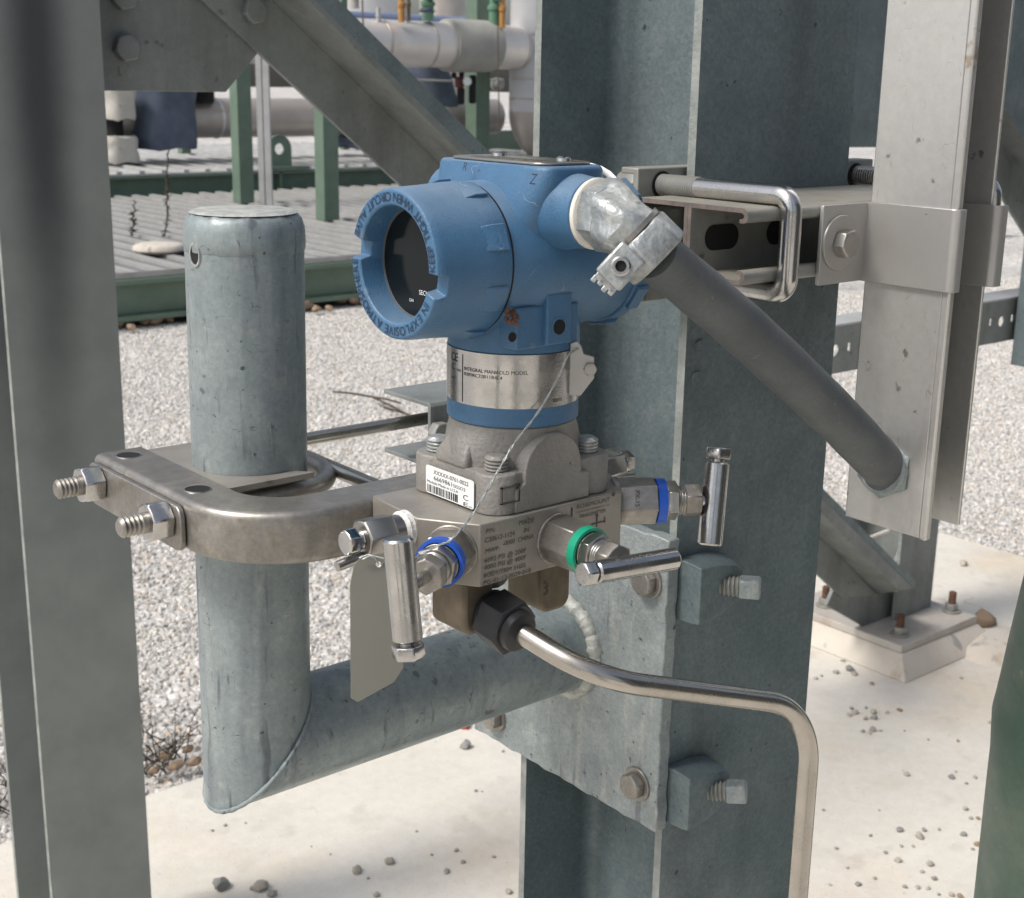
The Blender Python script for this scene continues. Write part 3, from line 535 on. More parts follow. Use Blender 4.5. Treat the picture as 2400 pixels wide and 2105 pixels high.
# etched writing on the front face
eu, ev, o0 = X_, Z_, Vector((0, yC, 0))
def fr(px, py): q = PX(px, py, 'y', yC); return Vector((q.x, yC-0.0002, q.z))
mb = MB()
mbL, mbR = MB(), MB(); rows = [('P/N:',(1138,1246),(1159,1241),13),('C30612-1124',(1135,1268),(1205,1252),14),('-0000',(1177,1275),(1205,1269),13),('MWP:',(1136,1293),(1169,1283),12),('6092 PSI @ 200F',(1134,1315),(1232,1288),13),
    ('4000 PSI @ 400F',(1133,1332),(1232,1306),13),('BODY/TRIM 316SS',(1133,1350),(1231,1325),12),('PG-01-13-0029 018',(1132,1367),(1243,1338),12),('MADE',(1215,1227),(1251,1219),14),('IN',(1226,1244),(1238,1241),13),('CHINA',(1212,1266),(1250,1256),13),
    ('ROSEMOUNT',(1350,1189),(1428,1169),13),('CHANHASSEN MINNESOTA USA',(1349,1199),(1428,1178),5),('TRANSMITTER',(1356,1211),(1419,1196),11)]
for s, p0, p1, hpx in rows:
    a, c = fr(*p0), fr(*p1); a.z = a.z-0.001; eu_ = (c-a); w = eu_.length; eu_ = Vector((1,0,0))
    text_flat(mbR if p0[0] > 1300 else mbL, s, a, eu_, Vector((0,0,1)), hpx*0.00019*1.28, width=w, lift=0.0001, slant=0.1)
part('etched_data', mbL, 'etch', blk, smooth=False); mb = mbR
a = fr(1340,1200); mb.box((a.x-0.0004,yC-0.0003,a.z-0.0022), (a.x+0.0004,yC-0.0002,a.z+0.0022))
a = fr(1398,1226); mb.box((a.x-0.0035,yC-0.0003,a.z-0.0003), (a.x+0.0055,yC-0.0002,a.z+0.0003)); mb.box((a.x-0.0002,yC-0.00031,a.z-0.002), (a.x+0.0004,yC-0.00021,a.z+0.0034))
mb.box((a.x+0.0051,yC-0.00032,a.z-0.001), (a.x+0.0056,yC-0.00022,a.z+0.0022)); mb.add([(a.x-0.001,yC-0.00033,a.z+0.0034),(a.x+0.0012,yC-0.00033,a.z+0.0034),(a.x+0.0001,yC-0.00033,a.z+0.0054)], [(0,1,2)])
a = fr(1437,1158); mb.lathe([(0,0.0),(0.0001,0.0012)], (a.x,yC-0.0002,a.z), (0,-1,0), 16, False, False)
part('etched_writing', mb, 'etch', blk, smooth=False)

def valve(base, d, band, L1, L2, hL, hdir, hcent, hr, label, headat, stem_to):
    d = Vector(d).normalized(); base = Vector(base)
    mb = MB(); mb.hexa(base, base+d*L1, 0.0121, 0.12, 0.1); mb.lathe([(-0.002,0.0126),(0.0009,0.0126),(0.0009,0.0)], base, d, 40)
    bon = part('valve_bonnet', mb, 'bracket', vm, bevel=0.0006, label=label)
    u, v, _ = basis(d)
    def ring(t, k, n=48):
        return [base+d*t+(u*math.cos(2*PI*j/n)+v*math.sin(2*PI*j/n))*k for j in range(n)]
    mb = MB(); mb.loft([ring(L1-0.0002,0.0098), ring(L1-0.0002,0.0113), ring(L1+0.0044,0.0113), ring(L1+0.0044,0.0098)], False, False); part('colour_band', mb, band, bon)
    e = L1+0.0044
    mb = MB(); mb.lathe([(e-0.003,0.0094),(e+0.001,0.0094)], base, d, 32); mb.hexa(base+d*(e+0.0005), base+d*(e+0.0065), 0.0101, 0.12, 0.35); mb.thread(base+d*(e+0.006), base+d*(e+0.0105), 0.0075, 0.0014, 28, 0.1, False); part('lock_nut', mb, 'stainless', bon, bevel=0.0004)
    mb = MB(); mb.hexa(base+d*(e+0.010), base+d*(e+0.0185), 0.0087, 0.16, 0.55); part('packing_nut', mb, 'bracket', bon, bevel=0.0005)
    hc = Vector(hcent); hd_ = Vector(hdir).normalized()
    mb = MB(); mb.cyl(base+d*(e+0.017), hc, 0.0031, n=24); part('valve_stem', mb, 'polished', bon)
    p0, p1 = hc-hd_*hL/2, hc+hd_*hL/2
    mb = MB(); mb.lathe([(0,hr*0.5),(0,hr*0.86),(0.0009,hr),(hL-0.0009,hr),(hL,hr*0.86),(hL,hr*0.5)], p0, hd_, 40)
    h = part('handle_bar', mb, 'polished', bon)
    q, s = (p1, hd_) if headat else (p0, -hd_)
    mb = MB(); mb.lathe([(-0.001,hr*0.55),(0.0022,hr*0.55)], q, s, 24); mb.hexa(q+s*0.0014, q+s*0.0074, hr*1.13, 0.14, 0.3); part('handle_screw', mb, 'polished', bon, bevel=0.0005)
    return bon
# green valve on the front, T handle lying along the block
gb = PX(1305,1262,'y',yC)
gb = Vector((gb.x, yC, gb.z))
hc = PX(1490,1325,'y',yC-0.051); valve((gb.x,yC,gb.z), (0,-1,0), 'band_green', 0.0195, 0, 0.046, (0.96,-0.1,-0.045), hc, 0.0052, 'valve with a green band on the front face, T handle lying sideways', False, None)
# blue valve on the left chamfer
n1 = Vector((-(yB-yC), -(xc-xb), 0)).normalized()
cm = Vector(((xb+xc)/2+0.0010, (yB+yC)/2-0.0014, (mz0+mz1)/2+0.001))
ee = cm+n1*0.0435
hd1 = (PD(938,1262,0.557)-PD(962,1515,0.565)).normalized()
mid = PD(944,1382,0.5645)
valve(cm, n1, 'band_blue', 0.0135, 0, 0.0435, hd1, mid, 0.0063, 'valve with a blue band on the left chamfer, T handle hanging upright', False, None)
# blue valve on the right chamfer
n2 = Vector((yB-yC, -0.0165, 0)).normalized()
cm2 = Vector((xr+0.0080, (yB+yC)/2, PX(1450,1175,'y',0.476).z))
tip = cm2+n2*0.058
hd2 = (PD(1682,1078,0.62)-PD(1664,1275,0.62)).normalized()
bR = valve(cm2, n2, 'band_blue', 0.0205, 0, 0.0425, hd2, PD(1672,1180,(R@tip).z), 0.0063, 'valve with a blue band on the right chamfer, T handle standing upright', True, None)
mb = MB(); text_flat(mb, 'PX-15', PD(1489,1168,(R@(cm2+n2*0.012)).z-0.0116), (-(Vector((R[1][0],R[1][1],R[1][2])))*-1), Vector(R[0]), 0.0033, lift=0.0002, align='c'); part('stamped_code', mb, 'etch', bR, smooth=False)
# bleed plug on the left face (hex body, white tape, small hex head) and its twin behind on the right
def plug(base, d, name_label):
    base = Vector(base); d = Vector(d).normalized()
    mb = MB(); mb.lathe([(0,0.0082),(0.0012,0.0090),(0.0028,0.0086),(0.0042,0.0089),(0.0058,0.0080),(0.0058,0.0)], base, d, 28)
    tp = part('thread_tape', mb, 'tape', vm, label=None)
    mb = MB(); mb.lathe([(0.005,0.0076),(0.0125,0.0078)], base, d, 28); mb.hexa(base+d*0.011, base+d*0.0265, 0.0096, 0.14, 0.2)
    bd = part('bleed_plug', mb, 'stainless', vm, bevel=0.0006, label=name_label)
    mb = MB(); mb.thread(base+d*0.0262, base+d*0.0295, 0.0046, 0.0012, 20, 0.12, False); mb.hexa(base+d*0.0292, base+d*0.0355, 0.0064, 0.2, 0.5); part('bleed_screw', mb, 'polished', bd, bevel=0.0006)
    mb = MB(); e_ = base+d*0.023+Vector((0,0,-0.008)); mb.cyl(e_, e_+d*0.0165+Vector((0,0,-0.0022)), 0.0026, 0.0024, 16); part('bleed_spout', mb, 'stainless', bd)
pb = PX(958,1238,'x',0.3562); plug((0.3562, pb.y, pb.z), (-1,0,0.0), 'bleed plug wrapped with white tape at its root')
plug((xr+0.0145, 0.5105, -0.2085+0.0085), (1,0,0.05), 'bleed plug half hidden behind the sensor body')
# vent on the right rear (cast block with two hexes seen above the blue valve)
# process adapters underneath
def adapter(px, py, wy):
    q = PX(px, py, 'y', wy); return q
def egg(c, hx, hz, ry, y0, y1):
    P = []
    for k in range(28):
        a = PI+PI*k/27; P.append((c.x+hx*math.cos(a), c.z+hz*math.sin(a)))
    return P
for k, (pxl, pxr, ptop, pbot, yfr, lab) in enumerate(((1088,1158,1370,1486,0.4735,'adapter carrying the black nut and tube'),(1266,1337,1330,1432,0.476,'unused adapter stamped with a digit'))):
    a, c = PX(pxl,1400,'y',yfr), PX(pxr,1400,'y',yfr); zbt = PX((pxl+pxr)/2,pbot,'y',yfr).z
    x0, x1 = a.x, c.x; w = x1-x0; P = [(x0,mz0-0.0004),(x1,mz0-0.0004)]
    rr = w*0.32; P += [(x1-rr+rr*math.cos(-PI/2*j/8), zbt+rr+rr*math.sin(-PI/2*j/8)) for j in range(9)]+[(x0+rr-rr*math.sin(PI/2*j/8), zbt+rr-rr*math.cos(PI/2*j/8)) for j in range(9)]
    mb = MB(); mb.prism(P, (0,yfr,0), X_, Z_, Y_, 0.026); ad = part('process_adapter', mb, 'bronze', vm, bevel=0.0022, segs=3, label=lab)
    if k == 1:
        mb = MB(); text_flat(mb, '3', (x0+w*0.05,yfr-0.0002,zbt+0.010), X_, Z_, 0.010, lift=0.0002); part('stamped_digit', mb, 'etch', ad, smooth=False)
mb = MB(); q = PX(1152,1400,'y',0.478); mb.hexa((q.x+0.002,0.487,mz0+0.0005), (q.x+0.002,0.487,mz0-0.0085), 0.0125, 0.15, 0.0); part('adapter_bolt', mb, 'hose', vm, bevel=0.0007)
# ============================================================ TRANSMITTER
tx, ty, tz = 0.419, 0.4995, -0.080
tr = thing('pressure_transmitter', (tx, ty, mz1), 'blue pressure transmitter with round dark display window and metal name band', 'transmitter')
DU = Vector((1,0,0)); REF = (Vector((0,-1,0)), Vector((0,0,1)), DU)   # angle 0 = right as seen from the window end
# housing body: round barrel
mb = MB(); mb.lathe([(0.386,0.0325),(0.3892,0.0340),(0.391,0.0348),(0.404,0.0352),(0.4075,0.0362),(0.450,0.0362),(0.4525,0.0352),(0.466,0.0352)], (0,ty,tz), DU, 96)
# crown under the name plate, long axis across (y), flared flanks
zt_ = -0.0372
def crown_ring(y, k, zk=0.0):
    wt, wb = 0.0185*k, 0.0265*k; c = 0.4205
    return [Vector((c-wb,y,tz)), Vector((c-wb*0.98,y,tz+0.026)), Vector((c-wt-0.001,y,zt_-0.003+zk)), Vector((c-wt,y,zt_+zk)), Vector((c+wt,y,zt_+zk)), Vector((c+wt+0.001,y,zt_-0.003+zk)), Vector((c+wb*0.98,y,tz+0.026)), Vector((c+wb,y,tz))]
def crown(z, hx, hy, e, n=96):
    return [Vector((0.4205+hx*math.copysign(abs(math.cos(2*PI*j/n))**e, math.cos(2*PI*j/n)), ty+hy*math.copysign(abs(math.sin(2*PI*j/n))**e, math.sin(2*PI*j/n)), z)) for j in range(n)]
mb.loft([crown(tz,0.0285,0.0300,0.75), crown(tz+0.012,0.0275,0.0335,0.55), crown(-0.055,0.0250,0.0385,0.42), crown(-0.045,0.0212,0.0412,0.34), crown(-0.0395,0.0196,0.0412,0.3), crown(-0.0377,0.0190,0.0408,0.3), crown(zt_,0.0182,0.0400,0.3)])
# conduit bosses either side
zc = -0.0568; xbz = 0.4200
for s in (-1,1):
    yb = ty+s*0.0515
    mb.lathe([(0.012,0.0185),(0.030,0.0185),(0.036,0.0176),(0.042,0.0164),(0.0515,0.0153),(0.0525,0.0144)], (xbz,ty,zc), (0,s,0), 64)
# neck with flats
mb.lathe([(0,0.0316),(0.0085,0.0314),(0.02,0.0300),(0.03,0.029)], (tx,ty,-0.1222), (0,0,1), 96)
qh = PX(1310,766,'y',ty-0.0338); qe = PX(1355,780,'y',ty-0.0312); mb.box((qh.x-0.0072,ty-0.0338,qh.z-0.0082), (qh.x+0.0078,ty+0.0338,-0.094)); mb.box((0.3945,ty-0.0312,-0.1186), (qe.x,ty+0.0312,-0.0995))
housing = part('housing', mb, 'blue', tr, bevel=0.0014, segs=3, sharp=32)
mb = MB(); q = PX(1310,766,'y',ty-0.0338); mb.lathe([(0,0.0033),(0.0004,0.0033)], (q.x,ty-0.0338,q.z), (0,-1,0), 28, False, True); part('screw_hole', mb, 'dark', housing); mb = MB(); q2 = PX(1200,790,'y',ty-0.0312); mb.lathe([(0,0.0022),(0.0004,0.0022)], (q2.x,ty-0.0312,q2.z), (0,-1,0), 24, False, True); part('screw_hole', mb, 'dark', housing)
mb = MB(); mb.lathe([(0,0.0036),(0,0.0047),(0.0004,0.0046),(0.0004,0.0036)], (q.x,ty-0.0338,q.z), (0,-1,0), 28, False, False); part('hole_rim', mb, 'blue', housing)
# cast letters on the flank
for ch, px, py, sz in (('R',1089,402,0.0056),('Z',1246,434,0.0068)):
    mb = MB(); q = PX(px, py, 'x', 0.4205-0.0245); fn = Vector((-0.95,0,0.31)).normalized(); text_flat(mb, ch, q+fn*0.0011, (0,-1,0), Vector((0.31,0,0.95)), sz, lift=0.0006); part('cast_letter', mb, 'navy', housing, smooth=False)
# name plate
mb = MB(); plate(mb, [(a,b_) for a,b_ in rrect(0.0325,0.0700,0.008,4)], [], (0.4205,0.4905+0.0085,zt_+0.0003), X_, Y_, Z_, 0.0011)
np_ = part('name_plate', mb, 'stainless', tr, bevel=0.0003)
mb = MB()
for k, yy in enumerate((0.522,0.476)): mb = MB(); mb.lathe([(0,0.0036),(0.0014,0.0034),(0.0022,0.002),(0.0022,0)], (0.427,yy,zt_+0.0012), Z_, 20, False, False); part('plate_screw', mb, 'polished', np_)
mb = MB()
for r_, n_, w_ in ((0.4085,5,0.05),(0.413,7,0.056),(0.4175,6,0.05),(0.434,8,0.06)):
    for j in range(n_): mb.box((r_,0.472+j*w_/n_,zt_+0.00142), (r_+0.0026,0.472+(j+0.75)*w_/n_,zt_+0.00152))
part('plate_print', mb, 'bronze', np_, smooth=False)
# white paper strip hanging over the shoulder by the rear cover
mb = MB(); rows_ = []
for (ua,va),(ub_,vb) in (((1362,383),(1386,382)),((1385,390),(1410,389)),((1404,404),(1432,402)),((1420,420),(1446,417)),((1432,440),(1456,436))):
    rows_.append([PX(ua,va,'x',0.4420), PX(ub_,vb,'x',0.4420)])
mb.strip(rows_); pst = part('paper_strip', mb, 'white', tr); sm_ = pst.modifiers.new('thick','SOLIDIFY'); sm_.thickness = 0.0003
# front cover: ring face, bore, two notches
xf = 0.349; ro = 0.0330; ri = 0.0258
def ptc(x, r, th): return Vector((x, ty-r*math.cos(th), tz+r*math.sin(th)))     # th as seen facing the window
nseg = 192; notch = [math.radians(171.5), math.radians(-8.5-3)]; nw = math.radians(8.5)
def innotch(th): return any(abs((th-a+PI)%(2*PI)-PI) < nw for a in notch)
prof = [(0.3895,0.0343),(0.3875,0.0350),(0.378,0.0348),(0.3655,0.0340),(0.353,0.0335),(0.3500,0.0330),(0.3490,0.0322),(0.3490,0.0266),(0.3498,0.0258),(0.3555,0.0252),(0.3615,0.0246)]
rings = []; ths = []
for j in range(nseg): ths.append(2*PI*j/nseg)
for x, r in prof:
    rings.append([ptc(max(x, 0.3545) if innotch(th) and x < 0.3545 and r < 0.0345 else x, r, th) for th in ths])
mb = MB(); mb.loft(rings, False, False)
for k in range(8):                                      # grip lugs round the cover
    th = math.radians(22+45*k); w = math.radians(9.5)
    def lug(x, r): return [ptc(x, r, th-w), ptc(x, r, th+w), ptc(x, 0.0325, th+w), ptc(x, 0.0325, th-w)]
    mb.loft([lug(0.3868,0.0366), lug(0.3800,0.0364), lug(0.3745,0.0347)])
fc = part('front_cover', mb, 'blue', tr, bevel=0.0005, segs=2, sharp=32)
mb = MB()
def arc_top(a): return (ptc(xf-0.0002, 0.0294, a), Vector((0,math.sin(a),math.cos(a))), Vector((0,math.cos(a),-math.sin(a))), Vector((-1,0,0)))
def arc_bot(a): return (ptc(xf-0.0002, 0.0294, a), Vector((0,-math.sin(a),-math.cos(a))), Vector((0,-math.cos(a),math.sin(a))), Vector((-1,0,0)))
text_arc(mb, 'KEEP TIGHT WHEN CIRCUIT ALIVE', arc_top, 0.0056, math.radians(0), math.radians(160), True)
text_arc(mb, 'IN EXPLOSIVE ATMOSPHERE', arc_bot, 0.0057, math.radians(-28), math.radians(-180), False)
part('raised_lettering', mb, 'navy', fc, smooth=False)
mb = MB(); mb.lathe([(0.3612,0.0),(0.3612,0.0243),(0.3625,0.0250)], (0,ty,tz), DU, 64, False, False); dw = part('display_window', mb, 'glass', tr)
mb = MB(); mb.lathe([(0.3622,0.0236),(0.3606,0.0242),(0.3606,0.0249),(0.364,0.0252)], (0,ty,tz), DU, 64, False, False); part('window_seal', mb, 'hose', dw)
mb = MB(); q = PX(982,690,'x',0.3608); text_flat(mb, 'SECURITY', (0.3610,q.y,q.z), (0,-1,0), Z_, 0.0030, lift=0.0002); q = PX(959,706,'x',0.3608); text_flat(mb, 'ON', (0.3610,q.y,q.z), (0,-1,0), Z_, 0.0021, lift=0.0002); part('display_print', mb, 'white', dw, smooth=False)
# rear cover
mb = MB(); mb.lathe([(0.4655,0.0345),(0.4665,0.0362),(0.4735,0.0362),(0.4775,0.0345),(0.4785,0.031)], (0,ty,tz), DU, 96)
for k in range(8):
    th = math.radians(10+45*k); w = math.radians(10)
    def lug(x, r): return [ptc(x, r, th-w), ptc(x, r, th+w), ptc(x, 0.033, th+w), ptc(x, 0.033, th-w)]
    mb.loft([lug(0.4672,0.0384), lug(0.4740,0.0384), lug(0.478,0.0345)])
part('rear_cover', mb, 'blue', tr, bevel=0.0006)
mb = MB(); mb.lathe([(0.3885,0.0346),(0.3897,0.0346)], (0,ty,tz), DU, 96, False, False); part('cover_gap', mb, 'dark', tr); mb = MB(); mb.lathe([(0.4649,0.0350),(0.4663,0.0350)], (0,ty,tz), DU, 96, False, False); part('cover_gap', mb, 'dark', tr)
# name band on the neck
zb1, zb0 = -0.1221, -0.1473; rb = 0.0318
mb = MB(); mb.lathe([(zb0,rb-0.001),(zb0,rb+0.0002),(zb1,rb+0.0002),(zb1,rb-0.001)], (tx,ty,0), Z_, 96, False, False)
nbnd = part('name_band', mb, 'polished', tr)
def cyl_pt(px, py, r):
    rr = ray(px, py); a, b_ = rr.x, rr.y; A = a*a+b_*b_; B = -2*(a*tx+b_*ty); Cc = tx*tx+ty*ty-r*r; k = (-B-math.sqrt(B*B-4*A*Cc))/(2*A); return rr*k
def wrap_text(mb, txt, px, py, size, r, width=None, sl=0):
    V, Fc = glyphs(txt); p = cyl_pt(px, py, r); a0 = math.atan2(p.y-ty, p.x-tx); w = max(v[0] for v in V); sx = size if width is None else width/w
    mb.add([Vector((tx+r*math.cos(a0+x*sx/r), ty+r*math.sin(a0+x*sx/r), p.z+y*size)) for x,y in V], Fc)
mb = MB(); R2 = rb+0.00035
wrap_text(mb, 'INTEGRAL MANIFOLD MODEL', 1087, 867, 0.0024, R2, 0.0325); wrap_text(mb, '0305RC32B11B4L4', 1087, 879, 0.0022, R2, 0.0205)
wrap_text(mb, 'CE', 1057, 842, 0.0056, R2, 0.0066); wrap_text(mb, 'C', 1058, 863, 0.0044, R2, 0.0034); wrap_text(mb, 'N96', 1070, 869, 0.0018, R2, 0.0034); wrap_text(mb, 'II1GD', 1057, 885, 0.0016, R2, 0.004)
wrap_text(mb, '03/13', 1296, 943, 0.0024, R2, 0.0055)
for k in range(10):
    za_, zb_ = -0.1240-0.0016*0-0.00225*k, -0.1240-0.00225*(k+1); p = cyl_pt(1083, 870, R2); a0 = math.atan2(p.y-ty, p.x-tx)
    mb.add([Vector((tx+R2*math.cos(a), ty+R2*math.sin(a), z)) for a, z in ((a0,za_),(a0+0.013,za_),(a0+0.013,zb_),(a0,zb_))], [(0,1,2,3)])
part('band_print', mb, 'ink', nbnd, smooth=False)
# band ears with bolt, on the right
pe = cyl_pt(1338, 880, rb); er = (Vector((pe.x-tx, pe.y-ty, 0))).normalized(); et = Vector((-er.y, er.x, 0)); oe = Vector((tx,ty,0))+er*rb
et2 = Vector((0.80,-0.60,0)).normalized()
mb = MB(); poly = [(0.0,zb0+0.004),(0.0,zb1+0.0035),(0.0035,zb1+0.0045),(0.0055,zb1+0.002),(0.0065,zb1-0.0015),(0.0115,zb1-0.003),(0.0118,zb1-0.013),(0.0055,zb0+0.0035)]
mb.prism(poly, oe-et2*0.0012+er*0.0004, et2, Z_, Vector((et2.y,-et2.x,0)), 0.0012); ear = part('band_ear', mb, 'clip', nbnd, bevel=0.0004)
mb = MB(); nrm = Vector((et2.y,-et2.x,0)); pb_ = PX(1386,874,'y',oe.y-0.004); bs = oe+et2*0.0088+Vector((0,0,zb1-0.0085))
mb.lathe([(-0.002,0.0020),(0.004,0.0020)], bs, nrm, 18); mb.hexa(bs+nrm*0.001, bs+nrm*0.0035, 0.0032, 0.2); part('ear_bolt', mb, 'stainless', nbnd)
mb = MB(); he = oe+et2*0.0028+Vector((0,0,zb1+0.0012)); mb.lathe([(0,0.0011),(0.0016,0.0011)], he-nrm*0.0002, nrm, 16); part('ear_hole', mb, 'dark', ear)
# blue ring below the band
mb = MB(); mb.lathe([(-0.1566,0.0312),(-0.1560,0.0318),(-0.1474,0.0317)], (tx,ty,0), Z_, 96); part('neck_ring', mb, 'blue', tr)
mb = MB(); mb.lathe([(-0.1576,0.0306),(-0.1562,0.0306)], (tx,ty,0), Z_, 96); part('neck_gasket', mb, 'hose', tr)
# grey cast sensor module: shoulders tapering from four bolted lugs up to the neck
mb = MB(); mx0, mx1, my0, my1 = 0.381, 0.4575, 0.4675, 0.5310; cxm, cym = (mx0+mx1)/2, (my0+my1)/2
def blend(z, k, e=2/7.0, n=96):                        # k: 0 circle .. 1 full body outline, e: how square its corners are
    P = []; hx, hy = (mx1-mx0)/2-0.0012, (my1-my0)/2-0.0010
    for j in range(n):
        a = 2*PI*j/n; cr_ = Vector((tx+0.0308*math.cos(a), ty+0.0308*math.sin(a), z)); c, s = math.cos(a), math.sin(a)
        sq = Vector((cxm+hx*math.copysign(abs(c)**e, c), cym+hy*math.copysign(abs(s)**e, s), z)); P.append(cr_.lerp(sq, k))
    return P
mb.loft([blend(mz1+0.0003,1.0), blend(-0.1770,1.0), blend(-0.1762,0.97), blend(-0.1758,1.0,1.12), blend(-0.1705,0.98,1.12), blend(-0.1625,0.4,1.1), blend(-0.1598,0.06,1.05), blend(-0.1572,0.0)])
shoulder = part('sensor_body', mb, 'cast', tr, sharp=28, bevel=0.0008)
mb = MB(); mb.loft([[Vector(p) for p in ((mx0+0.0005,0.4885,z_),(0.402,0.4885,z_),(0.402,0.5125,z_),(mx0+0.0005,0.5125,z_))] for z_ in (-0.1775,-0.1718)]+[[Vector(p) for p in ((0.3888,0.4925,-0.1606),(0.402,0.4925,-0.1606),(0.402,0.5085,-0.1606),(0.3888,0.5085,-0.1606))]]); part('side_shoulder', mb, 'cast', shoulder, bevel=0.0022, segs=3)
lugs = [(0.3915,0.4775),(0.3905,0.5215),(0.4485,0.4780),(0.4485,0.5215)]
for i, (lx, ly) in enumerate(lugs):
    mb = MB(); mb.lathe([(mz1+0.0002,0.0107),(-0.1770,0.0107),(-0.1758,0.0100),(-0.1755,0.0)], (lx,ly,0), Z_, 40); part('bolt_lug', mb, 'cast', shoulder, bevel=0.0006)
    mb = MB(); mb.thread((lx,ly,-0.1757), (lx,ly,-0.1690), 0.0058, 0.00165, 28, 0.16); part('stud', mb, 'zinc' if i else 'cast', shoulder)
# deep pocket behind the front stud
def pocket():
    pass
# raised arched pad on the front face
hw = 0.0232; xc_ = 0.4171; zs0 = -0.1818; P = [(xc_-hw,mz1+0.0002),(xc_+hw,mz1+0.0002),(xc_+hw,zs0),(xc_+hw-0.0055,zs0+0.0005)]
ra = hw-0.0055; P += [(xc_-0.000+ra*math.cos(PI*k/20), zs0+0.004+ra*1.02*math.sin(PI*k/20)) for k in range(0,21)]+[(xc_-hw+0.0055,zs0+0.0005),(xc_-hw,zs0-0.002)]
mb = MB(); mb.prism(P, (0,my0-0.0012,0), X_, Z_, Y_, 0.02); part('arched_pad', mb, 'cast', shoulder, bevel=0.0007)
mb = MB(); a, c = PX(1157,1163,'y',my0-0.0006), PX(1198,1190,'y',my0-0.0006)
for bx in (((0.3855,-0.1890),(0.3862,-0.1808)),((0.3957,-0.1890),(0.3964,-0.1808)),((0.3855,-0.1890),(0.3964,-0.1884)),((0.3855,-0.1814),(0.3964,-0.1808))):
    (x0,z0),(x1,z1) = bx; mb.box((x0,0.4663,z0), (x1,0.4676,z1))
part('square_recess', mb, 'etch', shoulder)
# a mud nest stuck in the corner below the cover seam
q = PX(1204,748,'y',ty-0.0335); mb = MB(); rn_ = random.Random(5)
for k in range(16): c_ = q+Vector((rn_.uniform(-0.0035,0.0035), rn_.uniform(-0.001,0.002), rn_.uniform(-0.002,0.0045))); mb.lathe([(-0.0014,0.0),(-0.0007,0.0011),(0.0006,0.0012),(0.0014,0.0)], c_, (rn_.uniform(-1,1),rn_.uniform(-1,1),rn_.uniform(-1,1)), 7)
part('mud_nest', mb, 'rust', housing)
# white serial label on the left face
xl_ = mx0-0.0006; La = Vector((xl_-0.0002,0.5172,-0.1785)); lw, lh = 0.0372, 0.0138
mb = MB(); cl = Vector((xl_,0.5172-lw/2,-0.1868)); plate(mb, rrect(lw,lh,0.0014,4), [], cl, (0,-1,0), Z_, (-1,0,0), 0.0003)
mb.v = [(x,y,z-0.0) for x,y,z in mb.v]; sl = part('serial_label', mb, 'white', tr)
mb = MB(); ox = xl_-0.00032
def LT(txt, u, w_, size, width): text_flat(mb, txt, (ox, 0.5172-u, -0.1868+lh/2-w_), (0,-1,0), Z_, size, width=width, lift=0.0001)
LT('XXXXX-0761-0022', 0.0062, 0.0034, 0.0029, 0.0270); LT('6669861', 0.0062, 0.0064, 0.0030, 0.0145); LT('SISSD2', 0.0215, 0.0064, 0.0022, 0.0095); LT('Module Made in U.S.A', 0.0010, 0.0086, 0.0020, 0.0245); LT('C', 0.0290, 0.0106, 0.0038, 0.0042); LT('E', 0.0290, 0.0134, 0.0026, 0.0040); LT('0575', 0.0335, 0.0134, 0.0011, 0.0026)
u = 0.0011; rnd = random.Random(3)
while u < 0.0250:
    w_ = rnd.choice((0.0003,0.0004,0.0007,0.0009)); mb.box((ox-0.0001,0.5172-u-w_,-0.1868+lh/2-0.0132), (ox,0.5172-u,-0.1868+lh/2-0.0094)); u += w_+rnd.choice((0.0003,0.0005,0.0007))
part('label_print', mb, 'ink', sl, smooth=False)

# ============================================================ CONDUIT: sealing ring, elbow fitting, gland nut with grounding lug, hose
hcn = thing('flexible_conduit', (xbz, 0.44, zc), 'grey flexible conduit hose with zinc elbow, running from the blue housing to the tray', 'conduit')
yS = ty-0.0527
mb = MB(); mb.lathe([(0,0.0142),(0.0008,0.0156),(0.0030,0.0156),(0.0038,0.0142),(0.0038,0.0)], (xbz,yS+0.0002,zc), (0,-1,0), 56); part('sealing_ring', mb, 'nylon', hcn)
def depth_at(p): return (R@Vector(p))[2]
E0 = Vector((xbz, yS-0.0035, zc)); dS = depth_at(E0)
P1 = PD(1452,528,dS-0.016); P2 = PD(1512,562,dS-0.013); P3 = PD(1562,612,dS-0.012)
hd = (P3-P2).normalized()
mb = MB(); mb.hexa(E0, E0+Vector((0,-0.0105,0)), 0.0162, 0.1, 0.35)
c0 = E0+Vector((0,-0.009,0)); K = [c0, c0.lerp(P1,0.55)+Vector((0,-0.002,0)), P1, P2]
u0_, v0_, _ = basis((0,-1,0)); rings = []
for k, (c, r_, d_) in enumerate(((c0,0.0150,Vector((0,-1,0))),(c0.lerp(P1,0.5)+Vector((0,-0.0015,0)),0.0143,Vector((0.25,-0.95,-0.15))),(P1,0.0128,hd),(P1.lerp(P2,0.55),0.0128,hd))):
    d_ = d_.normalized(); uu = (Z_-d_*Z_.dot(d_)).normalized(); vv = d_.cross(uu)
    rings.append([c+(uu*math.cos(2*PI*j/40)+vv*math.sin(2*PI*j/40))*r_*(1.0+(0.085*math.cos(6*2*PI*j/40) if k < 2 else (0.05*math.cos(6*2*PI*j/40) if k == 2 else 0))) for j in range(40)])
mb.loft(rings); el = part('elbow_fitting', mb, 'zinc', hcn, bevel=0.0008, sharp=40)
g0 = P1.lerp(P2,0.5)
mb = MB(); mb.lathe([(0,0.0142),(0.0022,0.0142)], g0-hd*0.0005, hd, 40); part('gland_washer', mb, 'bracket', hcn)
n0 = g0+hd*0.0018
mb = MB(); mb.hexa(n0, n0+hd*0.0150, 0.0162, 0.14, 0.15); gn = part('gland_nut', mb, 'zinc', hcn, bevel=0.001)
